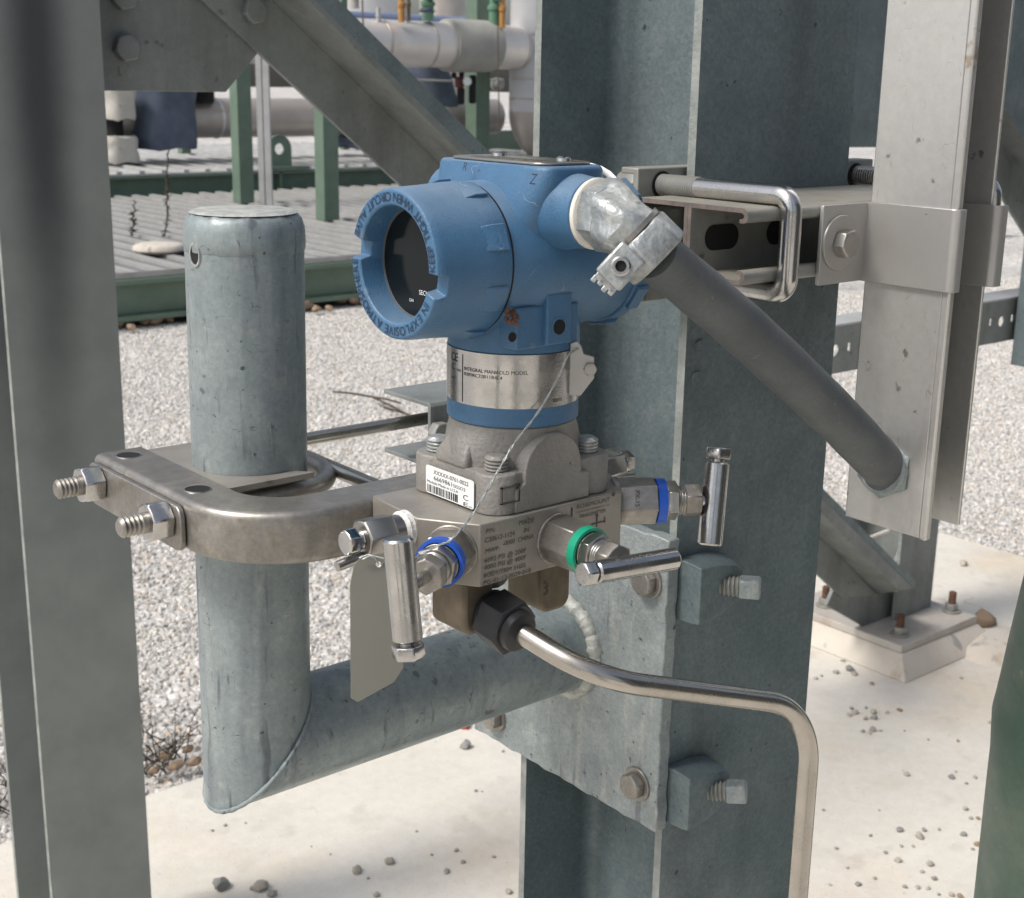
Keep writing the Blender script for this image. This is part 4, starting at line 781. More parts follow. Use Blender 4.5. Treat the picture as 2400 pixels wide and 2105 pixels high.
# grounding lug, facing the viewer under the nut
lc_ = PD(1455,624,depth_at(n0)-0.008); tow = (-lc_).normalized(); al = (PD(1490,585,lc_.length)-PD(1425,655,lc_.length)); al = (al-tow*al.dot(tow)).normalized(); ac = tow.cross(al)
mb = MB(); mb.obox(lc_, al, ac, tow, 0.0083, 0.0068, 0.0055); mb.obox(lc_+al*0.009-tow*0.004, al, ac, tow, 0.006, 0.0062, 0.004); lug_ = part('grounding_lug', mb, 'zinc', hcn, bevel=0.0012, segs=2)
mb = MB(); mb.obox(lc_-al*0.0065-tow*0.002, al, ac, tow, 0.0045, 0.0055, 0.003)
for k in range(4): mb.obox(lc_-al*(0.0105+0.0008*(k%2))+ac*(-0.0045+0.003*k)-tow*0.002, al, ac, tow, 0.0016, 0.0012, 0.003)
part('lug_tail', mb, 'zinc', lug_, bevel=0.0005)
mb = MB(); mb.lathe([(0,0.0040),(0.0012,0.0042),(0.0018,0.0035),(0.0018,0.0024)], lc_+tow*0.0054, tow, 28, False, False); part('lug_screw', mb, 'polished', lug_)
mb = MB(); mb.lathe([(0,0.0024),(0.0004,0.0024)], lc_+tow*0.0056, tow, 6, False, True); part('screw_socket', mb, 'dark', lug_)
# hose
EH = PX(2072,1094,'x',0.638)
s0 = n0+hd*0.011; m1 = s0+hd*0.05; dE = Vector((0.72,0.16,-0.72)).normalized(); m2 = EH-dE*0.07
def bez(a,b_,c,d,t): return a*(1-t)**3+b_*3*t*(1-t)**2+c*3*t*t*(1-t)+d*t**3
dE_ = depth_at(EH); d0_ = depth_at(s0); hp_ = [(1640,684),(1742,772),(1850,872),(1958,975),(2030,1050)]
ctl = [s0]+[PD(px,py,d0_+(dE_-d0_)*(k+1)/6.0) for k,(px,py) in enumerate(hp_)]+[EH, EH+Vector((0.008,0.002,-0.008))]
hpts = []
for i in range(len(ctl)-2):
    p0 = ctl[max(i-1,0)]; p1 = ctl[i]; p2 = ctl[i+1]; p3 = ctl[i+2]
    for k in range(8):
        t_ = k/8; hpts.append(0.5*((2*p1)+(-p0+p2)*t_+(2*p0-5*p1+4*p2-p3)*t_*t_+(-p0+3*p1-3*p2+p3)*t_**3))
hpts += [EH, EH+Vector((0.004,0.001,-0.004))]
mb = MB(); mb.tube(hpts, [0.0113+0.0013*min(1,k_/20)+0.00012*math.sin(k_*0.9) for k_ in range(len(hpts))], 36); part('hose', mb, 'hose', hcn)
mb = MB(); mb.lathe([(0.0,0.0),(0,0.0160),(0.003,0.0160),(0.0045,0.0146),(0.0045,0.0)], (0.6379,EH.y,EH.z), (-1,0,0), 48)
mb.hexa((0.6379,EH.y,EH.z), (0.6355,EH.y,EH.z), 0.0185, 0.1, 0.5); lk = part('tray_locknut', mb, 'galv_plate', hcn, bevel=0.0006)

# ============================================================ STRUT, its clamps, cable tray, clips
sx0, sx1 = 0.540, 0.768; ym = 0.5036
strut = thing('strut_channel', (0.654, ym, -0.1005), 'double back-to-back steel strut channel crossing the column behind the hose', 'strut')
zt1, zb1_ = -0.0615, -0.1005; ts = 0.0024
def cprofile(yw, s, yo_):                               # C section: web at yw, opening toward yo_ (s = direction)
    r_ = 0.003; lip = 0.0075; cr = 0.0035
    def P(d, z): return (yw+s*d, z)
    D = abs(yo_-yw)
    top = [(0.0,0),(D-cr,0)]+[(D-cr+cr*math.sin(PI/2*k/4), -cr+cr*math.cos(PI/2*k/4)) for k in range(1,5)]+[(D,-lip+cr*0.8)]+[(D-cr*0.8+cr*0.8*math.cos(PI/2*k/4), -lip+cr*0.8-cr*0.8*math.sin(PI/2*k/4)) for k in range(1,5)]+[(D-cr*1.5,-lip),(D-cr*1.5,-lip+ts*0.8),(D-cr*0.9,-lip+ts*0.85),(D-ts,-lip+cr),(D-ts,-cr),(D-cr-0.0005,-ts),(ts,-ts)]
    h_ = zt1-zb1_
    P_ = [P(d, zt1+z) for d, z in top]+[P(d, zb1_-z) for d, z in reversed(top)]
    return P_
for k, (yw, s, yo_) in enumerate(((ym-0.0001,-1,0.4626),(ym+0.0001,1,0.5444))):
    pr_ = cprofile(yw, s, yo_); mb = MB()
    mb.loft([[Vector((x,y,z)) for y,z in pr_] for x in (sx0, 0.6,0.66,0.72, sx1)])
    o = part('channel', mb, 'strut', strut, sharp=50)
    edge_mat(o, 'strut_cut', lambda p: abs(p.normal.x) > 0.9)
    if k == 0:
        mb = MB()
        for xq in (0.5645,0.6145,0.6645,0.7145):
            mb = MB(); plate(mb, oval2(xq, -0.0805, 0.0065, 0.0068), [], (0,ym-0.0028,0), X_, Z_, (0,-1,0), 0.0002); part('slot_hole', mb, 'dark', o, smooth=False)
def strut_clamp(dx, label):
    t = thing('strut_clamp', (0.566+dx, 0.51, -0.125), label, 'clamp', 'strut clamps round the double channel')
    mb = MB(); zt2 = -0.0470
    prof = [(0.553,zt2),(0.5665,zt2),(0.5665,zt2-0.0035),(0.5570,zt2-0.0035),(0.5570,-0.122),(0.553,-0.122)]
    s = 1 if dx == 0 else -1
    xa_ = (0.5515, 0.627) if dx == 0 else (0.689, 0.7655)
    mb.prism(prof, (xa_[0],0,0), Y_, Z_, X_, xa_[1]-xa_[0])
    part('angle_clip', mb, 'strut', t, bevel=0.0008)
    xb_, yf_ = 0.5665+dx, 0.4565; zt3, zb3 = -0.0557, -0.1062; x_in = 0.0045*s
    path = fillet([Vector((xb_+x_in,0.572,zt3-0.001)), Vector((xb_,yf_,zt3)), Vector((xb_,yf_,zb3)), Vector((xb_+x_in,0.572,zb3))], 0.0085, 10)
    mb = MB(); mb.tube(path, 0.0056, 22); part('window_bolt', mb, 'polished', t)
    for zz in (zt3-0.0008, zb3):
        mb = MB(); mb.thread((xb_+x_in*0.55,0.523,zz+0.0003), (xb_+x_in,0.585,zz-0.0003), 0.0060, 0.0017, 24, 0.12); part('thread', mb, 'strut', t)
        mb = MB(); mb.lathe([(0,0.0078),(0.0004,0.0078)], (xb_+x_in*0.9,0.5528,zz-0.0003), (0,-1,0), 28, False, True); part('bolt_hole', mb, 'dark', t)
        mb = MB(); mb.hexa((xb_+x_in,0.5665,zz), (xb_+x_in,0.5755,zz), 0.0098, 0.15); part('hex_nut', mb, 'strut', t)
    return t
strut_clamp(0, 'strut clamp with bright bent bolt round the open channel end, between hose and tray')
strut_clamp(0.185, 'strut clamp mostly hidden behind the cable tray, only threads showing')
tray = thing('cable_tray', (0.656, 0.437, -0.2415), 'upright aluminium cable tray channel with open front, scuffed with brown scrapes', 'cable tray')
yA0, yA1 = 0.4605, 0.4105; zT = 1.1; zB = -0.2415; x1_, x2_ = 0.638, 0.676
mb = MB(); mb.box((x1_,yA1,zB), (x1_+0.0022,yA0,zT)); s1 = part('side_wall', mb, 'aluminium', tray, bevel=0.0008, label='pale scuffed side wall')
mb = MB(); mb.box((x1_-0.0005,yA1-0.0045,zB-0.0005), (x1_+0.0045,yA1+0.0006,zT)); part('folded_edge', mb, 'aluminium', s1, bevel=0.0012)
mb = MB(); mb.box((x2_,yA1,zB), (x2_+0.0022,yA0,zT)); part('side_wall', mb, 'aluminium', tray, bevel=0.0006, label='side wall in shadow')
mb = MB(); mb.box((x1_+0.0022,yA0-0.0022,zB), (x2_,yA0,zT)); part('tray_back', mb, 'aluminium', tray)
# hold-down clips
c1 = thing('tray_clip', (0.618, 0.4626, -0.104), 'stainless hold-down clip with a big round washer, bolted to the strut beside the tray', 'clip', 'hold-down clips on the tray')
zc1, zc0 = -0.0620, -0.1045
mb = MB(); mb.prism(rrect(0.0388,zc1-zc0,0.001,2), (0.6165,0.4624,(zc1+zc0)/2), X_, Z_, (0,-1,0), 0.0024); part('clip_foot', mb, 'clip', c1, bevel=0.0004)
mb = MB(); pth = [Vector((x1_-0.0028,0.4622,0)),Vector((x1_-0.0028,yA1-0.0022,0))]+[Vector((x1_-0.0028+0.0045-0.0045*math.cos(PI/2*k/5), yA1-0.0022-0.0045*math.sin(PI/2*k/5),0)) for k in range(1,6)]+[Vector((x1_+0.0048,yA1-0.0067,0))]
def ribbon(mb, pth, th, z0, z1):
    ins = []
    for i, p in enumerate(pth):
        a = pth[max(i-1,0)]; b_ = pth[min(i+1,len(pth)-1)]; tt = (b_-a).normalized(); ins.append(p+Vector((-tt.y,tt.x,0))*th)
    mb.loft([[Vector((p.x,p.y,z0)),Vector((q.x,q.y,z0)),Vector((q.x,q.y,z1)),Vector((p.x,p.y,z1))] for p,q in zip(pth,ins)])
ribbon(mb, pth, 0.0022, zc0-0.0003, zc1+0.0003); part('clip_wrap', mb, 'clip', c1, bevel=0.0004)
q = PX(1968,569,'y',0.4598); wq = Vector((q.x,0.4600,q.z))
mb = MB(); mb.lathe([(0,0.0),(0,0.0150),(0.0014,0.0148),(0.0014,0.0)], wq, (0,-1,0), 48); part('washer', mb, 'clip', c1, bevel=0.0003)
mb = MB(); mb.hexa(wq+Vector((0,-0.0012,0)), wq+Vector((0,-0.0085,0)), 0.0080, 0.2, 0.2); part('bolt_head', mb, 'stainless', c1, bevel=0.0006)
c2 = thing('tray_clip', (0.674, 0.42, -0.104), 'darker hold-down clip hooked round the shaded far wall of the tray', 'clip', 'hold-down clips on the tray')
mb = MB(); pth = [Vector((x2_-0.0026,0.4310,0)),Vector((x2_-0.0026,yA1-0.0022,0))]+[Vector((x2_-0.0026+0.0045-0.0045*math.cos(PI/2*k/5), yA1-0.0022-0.0045*math.sin(PI/2*k/5),0)) for k in range(1,6)]+[Vector((x2_+0.006,yA1-0.0067,0))]
ribbon(mb, pth, 0.0022, zc0-0.0003, zc1+0.0006); part('clip_wrap', mb, 'clip', c2, bevel=0.0004)

# ============================================================ IMPULSE TUBE with its black nut
q = PX(1163,1444,'y',0.470); A0 = Vector((q.x, 0.4735, q.z)); tdir = Vector((0.06,-0.98,-0.17)).normalized()
it = thing('impulse_tube', A0, 'bent stainless impulse tube with black nut, running from the valve block to the lower right', 'tube')
B0 = A0+tdir*0.021
mb = MB(); mb.lathe([(-0.003,0.0115),(0.002,0.0115)], A0, tdir, 32); mb.hexa(A0+tdir*0.001, A0+tdir*0.0165, 0.0140, 0.10, 0.2); mb.lathe([(0.0155,0.0104),(0.0205,0.0096),(0.0215,0.0066)], A0, tdir, 32); part('compression_nut', mb, 'black', it, bevel=0.0008)
d0 = depth_at(B0)
T1 = PD(1400,1592,d0-0.022); T2 = PD(1905,1657,d0+0.06)
dn_ = Vector((0,0,-1)); T3 = Vector((T2.x, T2.y, -H))
B1 = A0+tdir*0.010
path = fillet([B1, T1, T2+Vector((0,0,0)), T3], [0.05,0.046], 14)
mb = MB(); mb.tube(path, 0.0052, 28); part('tube', mb, 'tube', it, sharp=60)

# small sensing tube hidden behind the pipe, held in a strut at the back of the column
q1, q2 = PX(999,981,'y',0.712), PX(690,1056,'y',0.712)
T0 = Vector((0.70, 0.712, q1.z)); Tb = Vector((q2.x-0.012, 0.712, q1.z)); Te = PX(880,1142,'y',0.560)
st2 = thing('sensing_tube', Tb, 'thin bright tube bent in a V behind the upright pipe', 'tube')
mb = MB(); mb.tube(fillet([T0, Tb, Vector((Te.x,0.545,Te.z))], 0.02, 12), 0.0041, 20); part('tube', mb, 'tube', st2)
bs_ = thing('back_strut', (0.6, 0.71, -0.2), 'dull strut channel on the far side of the column, open to the back', 'strut')
pa, pb2 = PX(1001,944,'y',0.690), PX(993,1098,'y',0.690); zu1, zu0 = pa.z, pb2.z; xe = pa.x; ye = PX(914,910,'z',zu1).y
mb = MB(); mb.prism([(0.6865,zu1-0.002),(0.6885,zu1),(ye,zu1),(ye,zu1-0.0028),(0.6895,zu1-0.0028),(0.6895,zu0+0.0028),(ye,zu0+0.0028),(ye,zu0),(0.6885,zu0),(0.6865,zu0+0.002)], (xe,0,0), Y_, Z_, X_, 0.22); part('channel', mb, 'galv_warm', bs_, bevel=0.0006)
mb = MB(); q = PX(1024,1012,'y',0.686); mb.hexa((q.x,0.6867,q.z), (q.x,0.679,q.z), 0.0075, 0.2); part('bolt_head', mb, 'strut', bs_, bevel=0.0005)

# ============================================================ TAG PLATE and its wire
dtag = depth_at(PX(958,1238,'x',0.3562))-0.028
tc_ = PD(883,1478,dtag); tu = (PD(945,1455,dtag+0.008)-PD(820,1478,dtag-0.006)); tu.normalize(); tv = Z_; tn = tu.cross(tv).normalized()
cs = [PD(px,py,dtag) for px,py in ((820,1300),(946,1300),(946,1600),(820,1646))]
tg = thing('tag_plate', PD(890,1320,dtag), 'blank olive-grey metal tag plate hanging on wire behind the left T handle', 'tag')
def T2d(px, py):
    p = PD(px,py,dtag)-cs[0]; rx, dz = Vector(R[0]), -Vector(R[1]); return (p.dot(rx), p.dot(dz))
c4 = [T2d(px,py) for px,py in ((846,1302),(946,1290),(946,1565),(925,1598),(838,1646),(822,1636),(820,1372),(828,1330))]
hole = T2d(887,1323); mb = MB(); o_ = cs[0]
plate(mb, c4, [circ2(hole[0],hole[1],0.0013,16)], o_, Vector(R[0]), -Vector(R[1]), Vector(R[2]), 0.0008); part('plate', mb, 'tagmetal', tg, bevel=0.0002)
wr = thing('tag_wire', cyl_pt(1290,930,rb), 'thin twisted seal wire running from the name band down to the hanging tag', 'wire')
def wl(*pp): return [Vector(p) for p in pp]
w_top = he+nrm*0.002
rows_ = [w_top, cyl_pt(1330,835,rb+0.003)+Vector((0,0,0.0)), cyl_pt(1310,880,rb+0.003), cyl_pt(1265,960,rb+0.0045), PX(1205,1040,'y',0.4635), PX(1165,1108,'y',0.4615), PX(1108,1205,'y',0.4560), PX(1060,1262,'y',0.452), PX(1028,1278,'x',0.343), PX(985,1300,'x',0.338), PX(965,1312,'x',0.330)]
rows_ += [PD(930,1318,dtag+0.004), PD(893,1322,dtag-0.001)]
sm = []
for i in range(len(rows_)-1):
    p0 = rows_[max(i-1,0)]; p1 = rows_[i]; p2 = rows_[i+1]; p3 = rows_[min(i+2,len(rows_)-1)]
    for k in range(8):
        t_ = k/8; sm.append(0.5*((2*p1)+(-p0+p2)*t_+(2*p0-5*p1+4*p2-p3)*t_*t_+(-p0+3*p1-3*p2+p3)*t_**3))
sm.append(rows_[-1]); mb = MB()
for s in (0,1):
    mb.tube([p+(Vector(R[0])*math.cos(i*1.05+PI*s)+Vector(R[1])*math.sin(i*1.05+PI*s))*0.00032 for i,p in enumerate(sm)], 0.00029, 8)
w2 = [PD(887,1321,dtag-0.001), PD(878,1308,dtag-0.0035), PD(866,1303,dtag-0.004), PD(850,1311,dtag-0.004), PD(842,1308,dtag-0.003), PD(862,1300,dtag-0.004), PD(905,1310,dtag-0.003)]
mb.tube(w2, 0.00036, 8); part('twisted_wire', mb, 'zinc', wr)
# ============================================================ FRAME BEHIND: two more columns, gussets, braces, rail
yF = 1.793
def dark_run(): pass
lc = thing('steel_column', (0.715, yF+0.07, -H), 'dull grey wide-flange column at the left edge, stained dark near its top', 'column', 'galvanised H columns')
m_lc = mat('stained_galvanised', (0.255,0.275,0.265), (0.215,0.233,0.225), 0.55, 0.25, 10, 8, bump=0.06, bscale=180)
def dark_patch(m, cx, cz, wx, wz, colr, amt):               # one soft dark patch of its own shape on the column face
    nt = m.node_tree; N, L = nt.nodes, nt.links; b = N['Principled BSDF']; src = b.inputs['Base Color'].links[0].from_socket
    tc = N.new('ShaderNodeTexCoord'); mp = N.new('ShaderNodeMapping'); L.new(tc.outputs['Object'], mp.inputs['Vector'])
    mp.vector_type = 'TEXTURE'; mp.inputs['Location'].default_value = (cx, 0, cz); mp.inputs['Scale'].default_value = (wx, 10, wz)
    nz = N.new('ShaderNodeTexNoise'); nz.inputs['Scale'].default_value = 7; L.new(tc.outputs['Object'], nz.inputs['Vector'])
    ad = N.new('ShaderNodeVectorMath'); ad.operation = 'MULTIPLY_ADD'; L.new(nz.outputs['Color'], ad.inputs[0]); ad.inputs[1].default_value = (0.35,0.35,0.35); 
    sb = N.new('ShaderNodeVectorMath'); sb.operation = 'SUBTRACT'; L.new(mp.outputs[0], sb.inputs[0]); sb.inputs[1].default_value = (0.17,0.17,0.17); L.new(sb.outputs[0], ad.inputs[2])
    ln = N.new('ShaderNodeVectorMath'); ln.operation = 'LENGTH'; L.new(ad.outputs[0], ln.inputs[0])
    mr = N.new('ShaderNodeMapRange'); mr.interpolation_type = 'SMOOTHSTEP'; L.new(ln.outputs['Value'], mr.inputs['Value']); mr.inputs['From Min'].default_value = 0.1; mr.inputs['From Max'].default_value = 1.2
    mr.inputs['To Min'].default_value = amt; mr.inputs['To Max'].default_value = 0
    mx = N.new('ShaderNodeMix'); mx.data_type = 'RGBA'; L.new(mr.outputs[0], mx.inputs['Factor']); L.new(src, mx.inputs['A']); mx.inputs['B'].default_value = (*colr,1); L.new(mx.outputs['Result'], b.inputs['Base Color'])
dark_patch(m_lc, 0.703-0.715, 0.02+H, 0.052, 0.60, (0.04,0.043,0.05), 0.9)
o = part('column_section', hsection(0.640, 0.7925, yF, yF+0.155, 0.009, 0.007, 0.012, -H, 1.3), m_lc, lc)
edge_mat(o, 'galv_cut', lambda p: abs(p.normal.x) > 0.9 and abs(abs(p.center.x+0.715-0.71625)-0.07625) < 0.003)
yg = 1.862
def pxz(px, py, y=yg): q = PX(px, py, 'y', y); return (q.x, q.z)
gs = thing('gusset_plate', PX(400,120,'y',yg), 'dark gusset plate with clipped corner bolted behind the left column top', 'gusset plate', 'gusset plates of the frame')
mb = MB(); mb.prism([(0.72,pxz(400,-260)[1]),(0.72,pxz(252,212)[1]),pxz(252,213),pxz(530,216),pxz(602,128),pxz(640,-40),pxz(640,-260)], (0,yg,0), X_, Z_, Y_, 0.01); part('plate', mb, 'galv_warm', gs, bevel=0.001)
for px, py in ((292,112),(285,-8)):
    q = PX(px, py, 'y', yg); mb = MB(); mb.hexa((q.x,yg,q.z), (q.x,yg-0.014,q.z), 0.0195, 0.2, 0.2); part('bolt_head', mb, 'galv_warm', gs, bevel=0.0012)
# long brace from the left column top down to the far column foot
yb_ = 1.852
def onl(p0, p1, x): t_ = (x-p0[0])/(p1[0]-p0[0]); return (x, p0[1]+(p1[1]-p0[1])*t_)
Ll = ((700,211),(1946,1375)); Lr = ((870,228),(1985,1322)); Lu = ((751,0),(2095,1393))
br = thing('brace', PX(2010,1370,'y',yb_), 'long angle brace slanting from the left gusset down behind the blue transmitter', 'brace', 'angle braces of the frame')
mb = MB(); A = pxz(*onl(*Ll,430),yb_); Bq = pxz(*onl(*Lr,520),yb_); Cq = pxz(*onl(*Lr,2060),yb_); Dq = pxz(*onl(*Ll,1946),yb_); D2 = pxz(1975,1402,yb_)
def ext(p, q, t_): return (p[0]+(q[0]-p[0])*t_, p[1]+(q[1]-p[1])*t_)
mb.prism([A, Dq, D2, Cq, Bq], (0,yb_,0), X_, Z_, Y_, 0.009)
part('flat_leg', mb, 'galv_warm', br, bevel=0.001)
mb = MB(); bx, bz = Bq; ex, ez = pxz(2093,1392,yb_)
dirx, dirz = ex-bx, ez-bz; ln_ = math.hypot(dirx, dirz); nx, nz = -dirz/ln_, dirx/ln_
nx, nz = (nx, nz) if nz > 0 else (-nx, -nz); th = 0.009
w_l = 0.088
mb.add([(bx,yb_+0.009,bz),(bx+nx*th,yb_+0.009,bz+nz*th),(bx+nx*th,yb_-w_l,bz+nz*th),(bx,yb_-w_l,bz),
        (Cq[0],yb_+0.009,Cq[1]),(ex+nx*th*0.3,yb_+0.009,ez+nz*th*0.3),(ex+nx*th*0.3-0.05,yb_-w_l,ez+nz*th*0.3+0.05),(Cq[0]-0.05,yb_-w_l,Cq[1]+0.05)],
       [(0,1,2,3),(7,6,5,4),(0,4,5,1),(1,5,6,2),(2,6,7,3),(3,7,4,0)])
part('outstanding_leg', mb, 'galv_warm', br, bevel=0.001)
mb = MB(); sgn = Vector((nx,0,nz)); e0 = Vector((bx+nx*th,yb_-w_l,bz+nz*th)); e1 = Vector((ex+nx*th*0.3-0.05,yb_-w_l,ez+nz*th*0.3+0.05)); wl2 = 0.026
mb.add([e0,e1,e1+sgn*wl2*0.6,e0+sgn*wl2,e0+Y_*0.008,e1+Y_*0.008,e1+sgn*wl2*0.6+Y_*0.008,e0+sgn*wl2+Y_*0.008], [(0,1,2,3),(7,6,5,4),(0,4,5,1),(1,5,6,2),(2,6,7,3),(3,7,4,0)]); part('turned_lip', mb, 'galv', br, bevel=0.001)
q = PX(592,26,'y',yb_); mb = MB(); mb.hexa((q.x,yb_,q.z), (q.x,yb_-0.013,q.z), 0.0195, 0.2, 0.2); part('bolt_head', mb, 'galv_warm', br, bevel=0.001)
# far column with base plate, grout pad and anchor studs
bc = thing('steel_column', (2.79, yF+0.07, -H), 'far galvanised wide-flange column standing on a grouted base plate, tray in front of it', 'column', 'galvanised H columns')
bx0, bx1 = 2.7805, 2.9345; zbp = -1.279; yC2 = 1.8357
o = part('column_section', hsection(bx0, bx1, yC2, yC2+0.158, 0.009, 0.007, 0.012, zbp, 1.1), 'galv_warm', bc)
edge_mat(o, 'galv_cut', lambda p: abs(p.normal.x) > 0.9 and abs(abs(p.center.x+2.79-(bx0+bx1)/2)-(bx1-bx0)/2) < 0.003)
px0, px1, pyA, pyB = 2.660, 2.976, 1.728, 2.08
mb = MB(); mb.box((px0,pyA,zbp-0.018), (px1,pyB,zbp)); part('base_plate', mb, 'baseplate', bc, bevel=0.002)
mb = MB(); mb.loft([[Vector((a,b_,z)) for a,b_ in ((px0-k*0.85,pyA-k),(px1+k,pyA-k),(px1+k,pyB+k),(px0-k*0.85,pyB+k))] for z,k in ((zbp-0.0185,-0.003),(zbp-0.022,0.004),(-H,0.042))]); part('grout_pad', mb, 'grout', bc, bevel=0.004)
for px, py in ((2108,1480),(2229,1425),(1933,1412)):
    q = PX(px, py+8, 'z', zbp); mb = MB(); mb.lathe([(0,0.0),(0,0.023),(0.004,0.023),(0.004,0)], (q.x,q.y,zbp+0.0005), Z_, 28); w = part('washer', mb, 'strut', bc, bevel=0.0008)
    mb = MB(); mb.hexa((q.x,q.y,zbp+0.004), (q.x,q.y,zbp+0.022), 0.0165, 0.15, 0.3); part('anchor_nut', mb, 'strut', bc, bevel=0.001)
    mb = MB(); mb.thread((q.x,q.y,zbp+0.02), (q.x,q.y,zbp+0.052), 0.0095, 0.003, 18, 0.12); part('anchor_stud', mb, 'rust', bc)
# gusset on the foot of the far column for the brace
mb = MB(); yq = yb_+0.010; poly = [pxz(1953,1385,yq),pxz(2000,1400,yq),pxz(2075,1380,yq),(bx0+0.07,-1.06),(bx0+0.07,zbp),(2.69,zbp),pxz(1938,1420,yq)]
mb.prism(poly, (0,yq,0), X_, Z_, Y_, 0.010); part('foot_gusset', mb, 'galv_warm', bc, bevel=0.001)
mb = MB(); a = PX(1998,1276,'y',1.80); c = PX(2082,1244,'y',1.80); mb.cyl(a, c, 0.0045, n=14); ww = part('ground_wire', mb, 'nylon', bc)
# upper gusset and right brace
gu = thing('gusset_plate', PX(2200,200,'y',yg), 'broad blue-grey gusset plate seen on both sides of the cable tray top', 'gusset plate', 'gusset plates of the frame')
mb = MB(); mb.prism([pxz(1890,-420),pxz(1890,346),pxz(2290,346),pxz(2520,640),pxz(2620,560),pxz(2620,-420)], (0,yg+0.012,0), X_, Z_, Y_, 0.012); part('plate', mb, 'galv', gu, bevel=0.001)
b2 = thing('brace', PX(2400,480,'y',yb_), 'angle brace running down off the right edge beneath the blue-grey gusset', 'brace', 'angle braces of the frame')
mb = MB(); mb.prism([pxz(2290,232,yb_),pxz(2700,928,yb_),pxz(2700,1030,yb_),pxz(2262,318,yb_)], (0,yb_,0), X_, Z_, Y_, 0.010); part('flat_leg', mb, 'galv_warm', b2, bevel=0.001)
mb = MB(); p0 = pxz(2290,232,yb_); p1 = pxz(2700,928,yb_); mb.add([(p0[0],yb_-0.06,p0[1]),(p0[0]+0.006,yb_,p0[1]+0.006),(p0[0]-0.006,yb_,p0[1]-0.004),(p1[0],yb_-0.06,p1[1]),(p1[0]+0.006,yb_,p1[1]+0.006),(p1[0]-0.006,yb_,p1[1]-0.004)], [(0,1,2),(5,4,3),(0,3,4,1),(1,4,5,2),(2,5,3,0)]); part('outstanding_leg', mb, 'galv_warm', b2)
# perforated rail between main column and the right
yr = 1.70
rl = thing('perforated_rail', PX(2200,760,'y',yr), 'horizontal grey rail punched with round and square holes, seen between column and tray', 'rail')
zr1, zr0 = -0.4745, -0.572; x0r, x1r = 1.95, 3.35
holes = []
def rz(px, py): q = PX(px, py, 'y', yr); return q.x, q.z
xs_c, _ = rz(2349,742); sp_ = None
xl_c, _ = rz(1958,832); per = (xs_c-xl_c)/3.0
for k in range(-1,6):
    xc2 = xl_c+per*k
    if x0r+0.05 < xc2 < x1r-0.05: holes.append(circ2(xc2, -0.524, 0.0125, 18))
    for s in (-0.045, 0.045):
        if x0r+0.05 < xc2+s < x1r-0.05: holes.append([(xc2+s+0.006*a, -0.521+0.0085*b_) for a,b_ in ((-1,-1),(1,-1),(1,1),(-1,1))])
mb = MB(); plate(mb, [(x0r,zr0),(x1r,zr0),(x1r,zr1),(x0r,zr1)], holes, (0,yr,0), X_, Z_, Y_, 0.004); part('punched_web', mb, 'galv_warm', rl)
mb = MB(); mb.box((x0r,yr+0.0005,zr1), (x1r,yr+0.075,zr1+0.004)); part('top_flange', mb, 'grating', rl)
rp = thing('rail_hanger', PX(2395,760,'y',yr-0.02), 'dark hanger at the right edge in front of the punched rail end', 'hanger')
q0, q1 = rz(2374,700), rz(2374,830); mb = MB(); mb.box((q0[0],yr-0.06,q1[1]-0.02), (q0[0]+0.14,yr-0.012,q0[1]+0.62)); part('hanger_bar', mb, 'galv', rp, bevel=0.002)
# worn green post standing close at the right
gp = thing('green_post', (PD(2470,2050,1.0).x, PD(2470,2050,1.0).y, -H), 'worn dark green rounded post at the bottom right corner', 'post')
rg = 0.062; axis0 = PD(2296+rg*F/1.0,2105,1.0); axis1 = PD(2340+rg*F/0.925,1700,0.925)
da = (axis1-axis0).normalized()
foot = axis0-da*((axis0.z+H)/da.z); hz = axis0.z+H
mb = MB(); top = (axis1-foot).length
mb.lathe([(0,0.0620),(top-0.06,0.0620),(top-0.03,0.0618),(top-0.014,0.0626),(top+0.002,0.0632),(top+0.014,0.0618),(top+0.03,0.0602),(top+0.06,0.0575),(top+0.10,0.0535),(top+0.15,0.0480),(top+0.20,0.0430),(top+0.25,0.038),(top+0.30,0.032),(top+0.31,0.02),(top+0.312,0.0)], foot, da, 72, True, False)
part('post_shell', mb, 'green_post', gp)
# rough rubble lump by the grout pad
lump = thing('mortar_lump', PX(2345,1515,'z',-H), 'flattened grey mortar lump next to the grout pad', 'mortar lump')
mb = MB(); c = PX(2360,1520,'z',-H); n_ = 14
mb.loft([[c+Vector((r_*(1+0.25*mnoise.noise(Vector((j*1.3,r_*9,0))))*math.cos(2*PI*j/n_)*1.5, r_*(1+0.25*mnoise.noise(Vector((j*0.9,4,r_)))) *math.sin(2*PI*j/n_), z)) for j in range(n_)] for r_, z in ((0.10,-0.004),(0.085,0.018),(0.05,0.032),(0.01,0.034))]); part('lump', mb, 'grout', lump, sharp=60)

